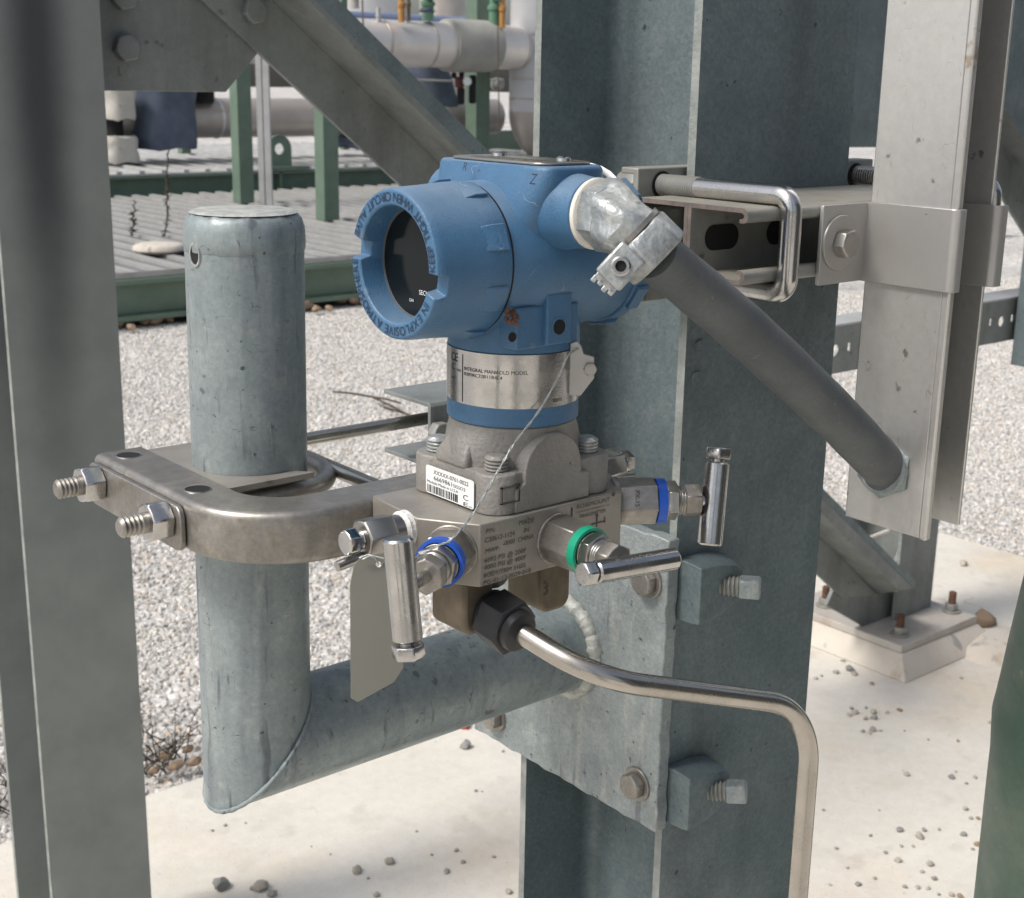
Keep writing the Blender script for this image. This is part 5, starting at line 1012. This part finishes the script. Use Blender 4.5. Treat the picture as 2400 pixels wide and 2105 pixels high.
# ============================================================ PEBBLES on the slab
def stone_mesh(seed, sub=2):
    bm = bmesh.new(); bmesh.ops.create_icosphere(bm, subdivisions=sub, radius=1.0); rnd = random.Random(seed); o3 = Vector((rnd.random()*50,rnd.random()*50,rnd.random()*50))
    for v in bm.verts:
        n = v.co.normalized(); k = 1+0.45*mnoise.noise(n*0.9+o3)+0.2*mnoise.noise(n*2.3+o3)
        v.co = n*k
    for _ in range(7):                                  # chip flat facets
        d = Vector((rnd.uniform(-1,1),rnd.uniform(-1,1),rnd.uniform(-1,1))).normalized(); lim = rnd.uniform(0.62,0.85)
        for v in bm.verts:
            e = v.co.dot(d)
            if e > lim: v.co -= d*(e-lim)
    me = bpy.data.meshes.new('pebble'); bm.to_mesh(me); bm.free(); me.polygons.foreach_set('use_smooth', [True]*len(me.polygons)); me.set_sharp_from_angle(angle=math.radians(28)); return me
stones = []
for k in range(9):
    me = stone_mesh(k); me.materials.append(M_[('rock','rock_grey','rock_brown')[(0,0,1,0,1,0,2,1,0)[k]]]); stones.append(me)
def pebble(px, py, size, k, label, group, sq=0.75, name='pebble'):
    q = PX(px, py, 'z', -H); o = bpy.data.objects.new(name, stones[k]); C.objects.link(o); s = size*q.length/F/2
    o.location = (q.x, q.y, -H+s*sq*0.55); o.scale = (s, s*0.85, s*sq); o.rotation_euler = (random.uniform(-0.3,0.3), random.uniform(-0.3,0.3), random.uniform(0,6.28))
    return tag(o, label, 'pebble', group)
pebble(518, 2080, 46, 2, 'largest grey pebble, lying on the slab below the pipe elbow', 'distinct stones on the slab')
pebble(612, 2084, 40, 0, 'cream broken pebble beside a smaller chip at the bottom edge', 'distinct stones on the slab')
pebble(638, 2100, 26, 5, 'low pale chip pressed against the cream broken pebble', 'distinct stones on the slab')
pebble(592, 2085, 15, 7, 'dark little stone just left of the cream broken pebble', 'distinct stones on the slab')
pebble(836, 2044, 28, 3, 'tan pebble left of the two in the middle of the slab', 'distinct stones on the slab')
pebble(912, 2023, 27, 0, 'tallest tan pebble in the middle of the slab', 'distinct stones on the slab')
pebble(2305, 1465, 62, 6, 'reddish brown rock behind the right corner of the base plate', 'distinct stones on the slab')
pebble(1093, 1752, 32, 7, 'dark greenish clod under the pipe arm near the plate', 'distinct stones on the slab')
pebble(2258, 1325, 22, 1, 'small grey lump alone on the far corner of the slab', 'distinct stones on the slab')
small = [(1085,2022,15),(1068,1995,15),(1047,2045,17),(1157,2010,12),(1192,2093,20),(883,2100,20),(1235,2085,10),(527,1936,10),(497,1948,9),(575,1930,7),(1178,1762,10),(1115,1855,10),(1130,1856,6),(976,1950,8),(862,2060,9),(1012,2005,8),(774,2003,6),(730,1985,6),
 (1975,1550,14),(1958,1578,18),(1990,1572,24),(2002,1582,18),(1912,1592,12),(1925,1586,10),(2043,1604,13),(1995,1662,12),(2030,1660,10),(2003,1672,18),(2046,1672,19),(2049,1685,18),(1990,1678,16),(2028,1686,15),(2080,1672,12),(2108,1666,14),(2045,1713,18),(2022,1716,13),(2038,1720,12),(2063,1714,10),(2196,1565,10),(2252,1591,10),(2175,1735,8),(2320,1695,12),(2245,1738,10),(2120,1714,7),
 (2228,1824,18),(2285,1824,12),(2125,1818,16),(2265,1838,9),(2240,1810,8),(2262,1898,16),(2276,1920,12),(2292,1920,12),(2258,1958,17),(2166,1948,15),(2155,1964,24),(2200,1946,10),(2107,1948,18),(2112,1985,12),(2140,1985,10),(2180,2028,20),(2290,1982,16),(2280,1992,10),(2190,2062,16),(2160,2045,12),(2105,2020,18),(2120,2080,12),(2150,2082,14),(2175,2084,12),(2230,2100,16),(2250,2103,18),(2200,2098,10),(1930,1900,9),(1960,1990,12),(1985,2035,10),(2010,2075,16),(2050,2060,12),(1945,2075,10),(2060,1900,8),(2040,1960,10),(2075,2000,12)]
for i, (px, py, s) in enumerate(small): pebble(px, py, s*0.98, (i*5+3) % 9, 'loose little pebble scattered on the pale concrete slab', 'loose small pebbles on the slab', 0.7)
# little red scrap under the arm
q = PX(1090,1705,'z',-H); mb = MB(); mb.obox((q.x,q.y,q.z+0.006), (0.8,0.6,0), (-0.6,0.8,0), Z_, 0.012, 0.008, 0.006); tag(part('plastic_scrap', mb, 'red', None, (q.x,q.y,-H), bevel=0.003), 'tiny red plastic scrap on the slab beneath the pipe arm', 'scrap')
# dry weeds where gravel meets the slab, left of the pipe stand
def weed(px, py, hgt, n, label, zg=-H-0.02, name='dry_weed', spread=0.5, th_=0.0016, grp='dry weeds at the slab edge', lens=(0.4,1)):
    q = PX(px, py, 'z', zg); rnd = random.Random(int(px*7+py)); mb = MB()
    for k in range(n):
        a = rnd.uniform(0,6.28); L_ = hgt*rnd.uniform(*lens); b0 = q+Vector((rnd.uniform(-0.05,0.05),rnd.uniform(-0.05,0.05),0)); pts = [b0]; d = Vector((math.cos(a)*spread*rnd.uniform(0.3,1.4), math.sin(a)*spread*rnd.uniform(0.3,1.4), 1)).normalized()
        for j in range(5): d = (d+Vector((rnd.uniform(-.35,.35),rnd.uniform(-.35,.35),rnd.uniform(-.3,.2)))).normalized(); pts.append(pts[-1]+d*L_/5)
        mb.tube(pts, [th_*(1-0.13*j) for j in range(6)], 5)
        for j in range(1,6):
            for _ in range(2):
                e = Vector((rnd.uniform(-1,1),rnd.uniform(-1,1),rnd.uniform(-.3,1))).normalized(); mb.tube([pts[j], pts[j]+e*L_*0.12], [th_*0.7, th_*0.3], 4)
    return tag(part(name, mb, 'twig', None, q, sharp=80), label, 'weed', grp)
weed(375, 1790, 0.16, 26, 'dry brown weed tuft between left column and pipe stand at the slab edge', spread=0.9)
weed(20, 1880, 0.18, 22, 'dark dry weeds at the far left edge beside the left column', spread=0.9)
q = PX(400,1775,'z',-H-0.02)
for i,(px,py,s) in enumerate(((385,1775,34),(440,1760,30),(410,1800,40),(360,1810,30),(455,1790,36))):
    pebble(px, py, s, 6, 'reddish brown clod of soil among the dry weeds', 'soil clods at the slab edge', 0.6, 'soil_clod')
tw = PX(905,940,'z',-H); mb = MB()
for a_, b_ in (((780,918),(870,930)),((870,930),(940,945)),((870,930),(960,975)),((900,955),(990,985))):
    mb.tube([PX(*a_,'z',-H+0.01), PX((a_[0]+b_[0])/2,(a_[1]+b_[1])/2-2,'z',-H+0.018), PX(*b_,'z',-H+0.008)], 0.0045, 6)
tag(part('dry_branch', mb, 'twig', None, tw, sharp=80), 'thin dry branch lying on the gravel behind the pipe', 'branch')
# ============================================================ GREEN SKIDS AND PIPING IN THE BACKGROUND
ysk = 7.11; zsk = -1.0966; y2 = 11.78
sk = thing('skid_platform', (5.5, 9.4, -H), 'nearer green steel skid with grey grating deck, pipe posts standing on it', 'skid', 'green skids in the yard')
def ibeam(mb, x0, x1, y, z1, z0, bw=0.14, tf=0.03, s=1):
    mb.box((x0,y,z1-tf), (x1,y+s*bw,z1)); mb.box((x0,y,z0), (x1,y+s*bw,z0+tf)); mb.box((x0,y+s*(bw/2-0.008),z0+tf), (x1,y+s*(bw/2+0.008),z1-tf))
mb = MB(); ibeam(mb, 1.0, 12.0, ysk, zsk, -1.328); part('side_beam', mb, 'green', sk, bevel=0.004)
mb = MB(); ibeam(mb, 1.0, 12.0, y2, zsk, -1.328, s=-1); part('side_beam', mb, 'green', sk)
mb = MB()
for k in range(6): xk = 1.6+k*2.0; mb.box((xk,ysk+0.14,-1.328), (xk+0.012,y2-0.14,zsk-0.05))
part('cross_beam', mb, 'green', sk)
mb = MB(); mbp = MB(); x = 1.6
while x < 10.6:
    mb.box((x,ysk+0.03,zsk+0.004), (x+0.045,y2-0.02,zsk+0.036)); mbp.box((x+0.045,ysk+0.03,zsk+0.010), (x+0.165,y2-0.02,zsk+0.016)); x += 0.165
y = ysk+0.1
mb.box((1.6,ysk+0.018,zsk+0.003), (10.6,ysk+0.026,zsk+0.038))
part('deck_ribs', mb, 'rib', sk, smooth=False); part('deck_pans', mbp, 'pan', sk, smooth=False)
mb = MB(); mb.box((1.0,ysk+0.2,-1.326), (11,y2-0.2,-1.316)); part('drip_tray', mb, 'hose', sk)
def post(px0, px1, py, yb, z0, m, lab, parent, zt_=2.6, bw=None):
    a = PX(px0, py, 'z', z0); c = PX(px1, py, 'z', z0); cen = (a+c)/2; right = Vector((R[0][0],R[0][1],0)).normalized(); w = (c-a).dot(right)
    # an H post with faces along x and y whose silhouette spans the measured width
    f = w/(abs(right.x)+abs(right.y)); mb = MB(); x0, y0 = cen.x-f/2, cen.y-f/2
    mb.loft([[Vector(p) for p in ((x0,y0,z),(x0+f,y0,z),(x0+f,y0+f,z),(x0,y0+f,z))] for z in (z0, zt_)]); return part('post', mb, m, parent, bevel=0.004, label=lab)
post(545, 598, 476, 0, zsk+0.03, 'green', 'green post beside the galvanised strut', sk)
post(739, 797, 516, 0, zsk+0.03, 'green', 'green post left of the transmitter', sk)
gpst = thing('strut_post', PX(622,484,'z',zsk+0.03), 'bright galvanised upright strut between the two green posts', 'post')
a = PX(601,484,'z',zsk+0.03); f = 0.095
mb = MB(); right = Vector((R[0][0],R[0][1],0)).normalized(); fwd_ = Vector((R[2][0],R[2][1],0)).normalized(); c0 = PX(624,484,'z',zsk+0.03)
for off, wd in ((-0.050,0.046),(0.004,0.05)): mb.obox((c0+right*(off+wd/2)+Vector((0,0,1.6))), right, fwd_, Z_, wd/2, 0.03, 1.6)
mb.obox(c0+right*(-0.002)+fwd_*0.02+Vector((0,0,1.6)), right, fwd_, Z_, 0.012, 0.02, 1.6)
part('strut', mb, 'grating', gpst)
rk = PX(372,592,'z',zsk+0.034); mb = MB(); n_ = 26
mb.loft([[rk+Vector((0.155*k*math.cos(2*PI*j/n_)*(1+0.1*mnoise.noise(Vector((j*.8,0,0)))), 0.155*k*math.sin(2*PI*j/n_)*(1+0.1*mnoise.noise(Vector((j*.8,5,0)))), z)) for j in range(n_)] for k, z in ((0.86,0.004),(1.0,0.02),(0.97,0.042),(0.8,0.055),(0.3,0.06))])
tag(part('mortar_slab', mb, 'grout', None, rk, sharp=60), 'flat round pale stone slab lying on the skid grating left of the pipe', 'stone slab')
def hanging_weed(px, py0, py1, yv, label):
    rnd = random.Random(px); a, c = PX(px,py0,'y',yv), PX(px-6,py1,'y',yv); mb = MB(); n = 16; pts = [a.lerp(c,k/n)+Vector((rnd.uniform(-.012,.012),0,0)) for k in range(n+1)]
    mb.tube(pts, 0.005, 6)
    for k in range(5,n+1):
        for _ in range(5): e = Vector((rnd.uniform(-1,1),rnd.uniform(-1,1),rnd.uniform(-.8,.8))).normalized(); mb.tube([pts[k], pts[k]+e*rnd.uniform(.015,.04)], [0.0045,0.002], 4)
    tag(part('dry_weed', mb, 'twig', None, c, sharp=80), label, 'weed', 'dry weeds on the skid')
w0 = PX(388,552,'z',zsk+0.034); hanging_weed(394, 350, 552, w0.y, 'tall dry weed stem standing on the grating below the blue jacket')
w0 = PX(315,552,'z',zsk+0.034); hanging_weed(316, 470, 552, w0.y, 'short dry weed on the grating next to the left column')

sk2 = thing('skid_platform', (8, 14, -H), 'farther green skid with pale deck and a lifting lug on its corner', 'skid', 'green skids in the yard')
z2 = -0.915; yk = 11.95
mb = MB(); ibeam(mb, 2.5, 11.5, yk, z2, zsk-0.03, 0.16, 0.02); part('side_beam', mb, 'green', sk2)
mb = MB(); mb.box((2.5,yk+0.02,z2+0.003), (11.5,16.4,z2+0.02)); y = yk+0.02
x = 2.5
while x < 11.4: mb.box((x,yk+0.02,z2+0.021), (x+0.05,16.4,z2+0.045)); x += 0.22
part('deck', mb, 'grating', sk2, smooth=False)
q = PX(657,390,'y',yk+0.06); mb = MB(); plate(mb, [(-0.13,0),(0.13,0)]+[(0.13*math.cos(PI*k/12), 0.17+0.13*math.sin(PI*k/12)) for k in range(13)], [circ2(0,0.165,0.055,18)], (q.x,yk+0.06,z2+0.046), X_, Z_, Y_, 0.03); part('lifting_lug', mb, 'green', sk2)
mb = MB(); mb.box((q.x-0.2,yk-0.02,z2+0.021), (q.x+0.28,yk+0.14,z2+0.047)); mb.box((q.x-0.04,yk,zsk-0.02), (q.x-0.02,yk+0.1,z2)); part('lug_plate', mb, 'green', sk2)
post(415, 450, 360, 0, z2+0.045, 'green', 'short green post under the pipe', sk2, -0.6)
def post_at(px0, px1, yv, m, lab, parent):
    a, c = PX(px0, 250, 'y', yv), PX(px1, 250, 'y', yv); f = (c.x-a.x)/1.62; a = Vector((c.x-f,yv,0)); mb = MB()
    mb.loft([[Vector(p) for p in ((a.x,yv,z),(a.x+f,yv,z),(a.x+f,yv+f,z),(a.x,yv+f,z))] for z in (z2+0.045, 2.6)]); return part('post', mb, m, parent, bevel=0.004, label=lab)
post_at(1096, 1148, 12.87, 'green', 'green post behind the transmitter', sk2)
post_at(796, 818, 14.4, 'green', 'green post behind the slanting brace', sk2)
mb = MB(); a = PX(930,310,'y',14.0); c = PX(1260,315,'y',14.0); mb.box((a.x,14.0,a.z-0.25), (c.x,14.12,a.z)); part('cross_rail', mb, 'green', sk2)

# lower clad pipe along x, with jackets
yp = 13.4
pa_, pb_ = PX(600,230,'y',yp), PX(600,322,'y',yp); rl_ = (pa_.z-pb_.z)/2; zl_ = (pa_.z+pb_.z)/2
lp = thing('clad_pipe', Vector((7, yp, zl_)), 'dull metal-clad horizontal pipe behind the green posts, left of the slanting brace', 'pipe', 'clad pipes in the background')
xl0, xr0 = PX(270,270,'y',yp).x, PX(800,290,'y',yp).x
mb = MB(); mb.cyl((xl0-1,yp,zl_), (xr0+2.2,yp,zl_), rl_, n=40); pp = part('cladding', mb, 'cladding_dull', lp)
for px in (735,560,500): x = PX(px,270,'y',yp).x; mb = MB(); mb.lathe([(0,rl_+0.002),(0.008,rl_+0.008),(0.03,rl_+0.008),(0.035,rl_+0.002)], (x,yp,zl_), DU, 40, False, False); part('cladding_band', mb, 'cladding', lp)
q = PX(470,226,'y',yp-0.1); mb = MB(); mb.lathe([(0,0.14),(0.18,0.14),(0.2,0.10)], (q.x,q.y,q.z-0.05), Z_, 24); part('pipe_nozzle', mb, 'dark', lp)
def jacket(name, quad, yv, depth, m, label, cat, sub=True, grp=None):
    P = [PX(px,py,'y',yv) for px,py in quad]; c = sum(P, Vector())/len(P); mb = MB(); n = 28; rows_ = []
    top0, top1, bot1, bot0 = P
    for k in range(13):
        t_ = k/12; a = top0.lerp(bot0,t_); b_ = top1.lerp(bot1,t_); cen = (a+b_)/2; hx = (b_-a).length/2; puff = 1+0.05*math.sin(t_*9)+0.04*mnoise.noise(Vector((t_*4,1,0)))
        rows_.append([cen+Vector((hx*puff*math.copysign(abs(math.cos(2*PI*j/n))**0.6,math.cos(2*PI*j/n))*(1+0.05*mnoise.noise(Vector((j*.7,t_*5,2)))), depth*math.copysign(abs(math.sin(2*PI*j/n))**0.6,math.sin(2*PI*j/n)), 0.03*mnoise.noise(Vector((j*.5,t_*3,7))))) for j in range(n)])
    mb.loft(rows_); tag(part(name, mb, m, None, Vector((c.x,yv,min(p.z for p in P))), sharp=60), label, cat, grp)
jacket('insulation_jacket', ((302,150),(434,150),(436,342),(308,350)), yp-0.1, 0.42, 'jacket', 'blue-grey padded jacket wrapped round the pipe beside the left column', 'insulation jacket', grp='insulation jackets on the piping')
jacket('insulation_jacket', ((935,150),(1010,150),(1070,300),(985,310)), yp+0.25, 0.42, 'jacket', 'tall blue-grey jacket flaring downward beneath the wrapped pipe', 'insulation jacket', grp='insulation jackets on the piping')
jacket('insulation_jacket', ((793,320),(850,320),(850,345),(800,345)), yp, 0.3, 'jacket', 'low dark jacket just right of the second green post', 'insulation jacket', grp='insulation jackets on the piping')
jacket('insulation_jacket', ((225,195),(299,195),(297,272),(235,285)), yp-0.3, 0.3, 'canvas', 'upper pale canvas jacket next to the left column', 'insulation jacket', grp='insulation jackets on the piping')
jacket('insulation_jacket', ((225,318),(302,318),(310,372),(225,384)), yp-0.3, 0.3, 'canvas', 'lower pale canvas jacket hanging above the far deck', 'insulation jacket', grp='insulation jackets on the piping')
q = PX(268,297,'y',yp-0.3); mb = MB(); mb.cyl((q.x,q.y,q.z+0.18), (q.x,q.y,q.z-0.12), 0.085, n=24); tag(part('valve_stub', mb, 'dark', None, (q.x,q.y,q.z-0.12)), 'black stub between the two pale canvas jackets', 'valve stub')

# upper clad pipe ending in a mitred tee on the vertical pipe
yu = 12.6
a, c = PX(950,48,'y',yu), PX(950,157,'y',yu); ru = (a.z-c.z)/2; zu_ = (a.z+c.z)/2
xu0, xu1 = PX(700,100,'y',yu).x, PX(1215,120,'y',yu).x
up = thing('clad_pipe', Vector((xu1,yu,zu_)), 'bright metal-clad horizontal pipe, rust-stained, meeting the upright pipe at a mitre', 'pipe', 'clad pipes in the background')
mb = MB(); mb.cyl((xu0-1.5,yu,zu_), (xu1,yu,zu_), ru, n=48); part('cladding', mb, 'cladding', up)
for px in (888,996,1216-6): x = PX(px,100,'y',yu).x; mb = MB(); mb.lathe([(0,ru+0.002),(0.006,ru+0.007),(0.02,ru+0.007),(0.026,ru+0.002)], (x,yu,zu_), DU, 48, False, False); part('cladding_band', mb, 'cladding_dull', up)
xw0, xw1 = PX(1045,100,'y',yu).x, PX(1152,100,'y',yu).x
mb = MB(); mb.lathe([(0,ru*1.0),(0.0,ru*1.16),(0.1,ru*1.19),(xw1-xw0-0.1,ru*1.17),(xw1-xw0,ru*1.1),(xw1-xw0,ru)], (xw0,yu,zu_), DU, 48, False, False); part('grey_wrap', mb, 'greycanvas', up, label='grey canvas wrap round the pipe')
# upright pipe: its face is the end of the tee; elbow at the foot
xv = PX(1236,100,'y',yu).x; rv = PX(1275,260,'y',yu).x-xv; rv = max(rv, ru*1.02)
vpz = thing('clad_pipe', Vector((xv,yu,-0.9)), 'upright silver clad pipe with a bulging elbow at its foot, next to the main column', 'pipe', 'clad pipes in the background')
zel = PX(1236,262,'y',yu).z
xv = xv+rv*0.35
mb = MB(); mb.cyl((xv,yu,zel), (xv,yu,4.0), rv, n=48); part('cladding', mb, 'wallgrey', vpz)
mb = MB(); Re = rv*1.15; n_ = 12; mb.tube([Vector((xv,yu,zel+0.02))]+[Vector((xv+Re-Re*math.cos(PI/2*k/n_), yu+0.0, zel-Re*math.sin(PI/2*k/n_))) for k in range(n_+1)]+[Vector((xv+Re+1.5,yu,zel-Re))], rv*1.0, 40); part('elbow', mb, 'cladding_dull', vpz)
for py in (187,233,82): z = PX(1236,py,'y',yu).z; mb = MB(); mb.lathe([(0,rv+0.001),(0.004,rv+0.006),(0.016,rv+0.006),(0.02,rv+0.001)], (xv,yu,z), Z_, 48, False, False); part('cladding_band', mb, 'cladding_dull', vpz)
# blurred clutter above the upper pipe
def column_prop(name, px, w, py0, py1, yv, m, label, cat, knob=None, grp=None):
    a, c = PX(px,py0,'y',yv), PX(px,py1,'y',yv); s = w*a.length/F/2; t = thing(name, Vector((c.x,yv,c.z)), label, cat, grp)
    mb = MB(); mb.lathe([(0,s),((a.z-c.z)*0.3,s),((a.z-c.z)*0.32,s*1.25),((a.z-c.z)*0.4,s*1.25),((a.z-c.z)*0.42,s*0.9),(a.z-c.z,s*0.9)], (c.x,yv,c.z), Z_, 20); part('body', mb, m, t)
    if knob: mb = MB(); kz = c.z+(a.z-c.z)*0.62; mb.lathe([(0,s*1.5),(s*1.2,s*1.4),(s*1.6,s*0.6)], (c.x,yv-s*0.5,kz), (0,-1,0), 20); part('bonnet', mb, knob, t)
    return t
column_prop('valve_post', 941, 15, -60, 52, 12.4, 'orange', 'left orange painted valve post on top of the upper clad pipe', 'valve', None, 'small valves over the upper pipe')
column_prop('valve_post', 957, 10, -60, 50, 12.5, 'bronze', 'rusty brown valve post right beside the orange one', 'valve', 'band_blue', 'small valves over the upper pipe')
column_prop('valve_post', 1003, 26, -60, 48, 12.5, 'valve_green', 'pale green valve body left of the grey wrap', 'valve', 'valve_green', 'small valves over the upper pipe')
column_prop('valve_post', 1158, 24, -60, 62, 12.5, 'valve_green', 'pale green valve body right of the grey wrap', 'valve', 'valve_green', 'small valves over the upper pipe')
column_prop('valve_post', 1177, 13, -60, 66, 12.4, 'orange', 'right orange valve post touching the upright silver pipe', 'valve', 'dark', 'small valves over the upper pipe')
column_prop('pipe_nozzle', 887, 11, 18, 50, 12.5, 'grating', 'small capped nozzle on the upper clad pipe', 'nozzle')
column_prop('pipe_stub', 830, 22, -60, 20, 12.3, 'canvas', 'pale fitting with a thin stem by the slanting brace', 'fitting')
column_prop('hand_regulator', 1001, 34, 19, 29, 12.2, 'jacket', 'dark blue bar handle crossing the pale green valve', 'handle')
t = thing('air_regulator', PX(1085,230,'y',12.62), 'black and maroon air regulators with a pale gauge under the grey wrap', 'regulator')
for nm, px, py0, py1, w, m in (('filter_bowl',1080,205,245,18,'dark'),('regulator_body',1077,180,206,22,'maroon'),('filter_bowl',1107,176,243,17,'dark'),('regulator_cap',1082,165,182,12,'dark'),('adjusting_knob',1064,170,184,12,'dark')):
    a, c = PX(px,py0,'y',12.62), PX(px,py1,'y',12.62); s = w*a.length/F/2; mb = MB(); mb.lathe([(0,s*0.7),(0.02,s),(a.z-c.z-0.02,s),(a.z-c.z,s*0.7)], (c.x,12.62,c.z), Z_, 18); part(nm, mb, m, t)
a = PX(1094,191,'y',12.5); mb = MB(); mb.lathe([(0,0.045),(0.03,0.045),(0.03,0)], a, (-0.3,-1,0), 20); part('gauge', mb, 'white', t)
mb = MB(); mb.tube([PX(940,186,'y',13.2), PX(1000,188,'y',13.2), PX(1057,190,'y',13.2)], 0.012, 8); mb.tube([PX(1120,187,'y',13.2), PX(1180,187,'y',13.2)], 0.012, 8); part('air_line', mb, 'grating', t)
mb = MB(); q = PX(1165,198,'y',13.8); mb.lathe([(0,0.085),(0.05,0.085),(0.06,0.05),(0.12,0.05)], q, (-0.4,-1,0), 24); tag(part('pipe_flange', mb, 'strut', None, q), 'round flange end between the green post and the upright pipe', 'flange')
mb = MB(); mb.tube([PX(1167,60,'y',12.2), PX(1168,200,'y',12.2), PX(1172,330,'y',12.2)], 0.007, 8); q = PX(1172,330,'y',12.2); tag(part('hanging_cable', mb, 'bronze', None, q), 'thin brown cable hanging before the upright silver pipe', 'cable')
mb = MB(); mb.tube([PX(849,-20,'y',12.2), PX(850,40,'y',12.2), PX(852,66,'y',12.2)], 0.009, 8); q = PX(852,66,'y',12.2); tag(part('hanging_cable', mb, 'bronze', None, q), 'thin cable dropping to the upper pipe near the brace', 'cable')
# bluish pipe, pale tank wall and far tanks filling the top
yq_ = 19.0
bp_ = thing('far_pipe', PX(940,38,'y',yq_), 'blue-grey horizontal pipe farther back above the upper clad pipe', 'pipe')
a, c = PX(900,30,'y',yq_), PX(900,62,'y',yq_); mb = MB(); mb.cyl((PX(760,40,'y',yq_).x,yq_,(a.z+c.z)/2), (PX(1110,40,'y',yq_).x,yq_,(a.z+c.z)/2), (a.z-c.z)/2, n=24); part('pipe_shell', mb, 'pipeblue', bp_)
for nm, px, w, yv, m, lab in (('storage_tank',860,200,24.0,'wallgrey','pale round tank in the far background behind the blue-grey pipe'),('storage_tank',1040,110,26.0,'cladding_dull','duller far tank behind the pale green valves')):
    c = PX(px,215,'y',yv); s = w*c.length/F/2; t = thing(nm, Vector((c.x,yv,-H)), lab, 'tank', 'far storage tanks'); mb = MB(); mb.lathe([(0,s),(4.4,s),(4.9,s*0.6),(5.0,0)], (c.x,yv,-H-0.03), Z_, 40, True, False); part('tank_shell', mb, m, t)
    for z in (1.0,2.6): mb = MB(); mb.lathe([(0,s+0.003),(0.03,s+0.03),(0.06,s+0.003)], (c.x,yv,z), Z_, 40, False, False); part('tank_ring', mb, 'grating', t)

# unseen dark block added behind the viewer to shade faces turned to the camera
shd = thing('equipment_shed', (4.5,-3.2,-H), 'dark grey equipment shed standing opposite the column, behind the viewpoint', 'shed')
mb = MB(); mb.box((0.6,-5.2,-H), (9.5,-3.0,2.1)); part('shed_wall', mb, 'shed', shd)
mb = MB(); mb.add([(0.4,-5.4,2.1),(9.7,-5.4,2.1),(9.7,-2.8,2.1),(0.4,-2.8,2.1),(0.4,-4.1,2.8),(9.7,-4.1,2.8)], [(0,1,5,4),(3,4,5,2),(0,4,3),(1,2,5),(0,3,2,1)]); part('roof', mb, 'hose', shd)
for k in range(4): mb = MB(); mb.box((1.2+2.2*k,-3.06,-H), (1.34+2.2*k,-2.98,2.1)); part('shed_post', mb, 'grating', shd)

# two unseen columns added behind the viewpoint as dark stripes for reflections
for k, (x, y, lab) in enumerate(((-0.75,-1.15,'bare column of the frame behind the viewpoint, nearer the shed'),(-2.3,-0.75,'bare column of the frame behind the viewpoint, out in the open'))):
    t = thing('steel_column', (x+0.08,y+0.08,-H), lab, 'column', 'galvanised H columns'); part('column_section', hsection(x, x+0.155, y, y+0.158, 0.009, 0.007, 0.012, -H, 2.2), 'galv', t)  # added unseen columns, only for dark reflections
# dark soil and rocks under the edge of the nearer skid
for k in range(22):
    rn_ = random.Random(k+60); px = 250+k*29; py = 742-0.09*(px-300)+rn_.uniform(0,26)
    pebble(px, py+6, rn_.uniform(20,46), 6, 'brown rock lying in the shade under the near skid beam', 'rocks under the near skid beam', 0.6, 'rock')

# ============================================================ LIGHT: thin high cloud, sun from the left
SUN_EL, SUN_AZ = math.radians(52), math.radians(0)
sd = Vector((-0.86, 0.18, 0)).normalized()*math.cos(SUN_EL)+Vector((0,0,math.sin(SUN_EL)))
w = bpy.data.worlds.new('World'); bpy.context.scene.world = w; w.use_nodes = True; nt = w.node_tree
bg = nt.nodes['Background']; sky = nt.nodes.new('ShaderNodeTexSky'); sky.sky_type = 'NISHITA'; sky.sun_disc = False
sky.sun_elevation = SUN_EL; sky.sun_rotation = math.atan2(sd.x, sd.y); sky.dust_density = 4.0; sky.air_density = 1.0; sky.ozone_density = 1.0
hs = nt.nodes.new('ShaderNodeHueSaturation'); hs.inputs['Saturation'].default_value = 0.6; nt.links.new(sky.outputs[0], hs.inputs['Color']); nt.links.new(hs.outputs[0], bg.inputs['Color'])
bg.inputs['Strength'].default_value = 0.13
sl_ = bpy.data.lights.new('sun', 'SUN'); so = bpy.data.objects.new('sun', sl_); C.objects.link(so); sl_.energy = 2.0; sl_.angle = math.radians(14); sl_.color = (1.0, 0.965, 0.915)
so.rotation_euler = sd.to_track_quat('Z', 'Y').to_euler(); so.location = (0,0,6)
sc = bpy.context.scene; sc.view_settings.view_transform = 'Standard'; sc.view_settings.look = 'None'; sc.view_settings.exposure = 0.3; sc.view_settings.gamma = 1.0
sc.render.resolution_x = 1024; sc.render.resolution_y = 898
try: sc.cycles.max_bounces = 8; sc.cycles.use_denoising = True
except Exception: pass
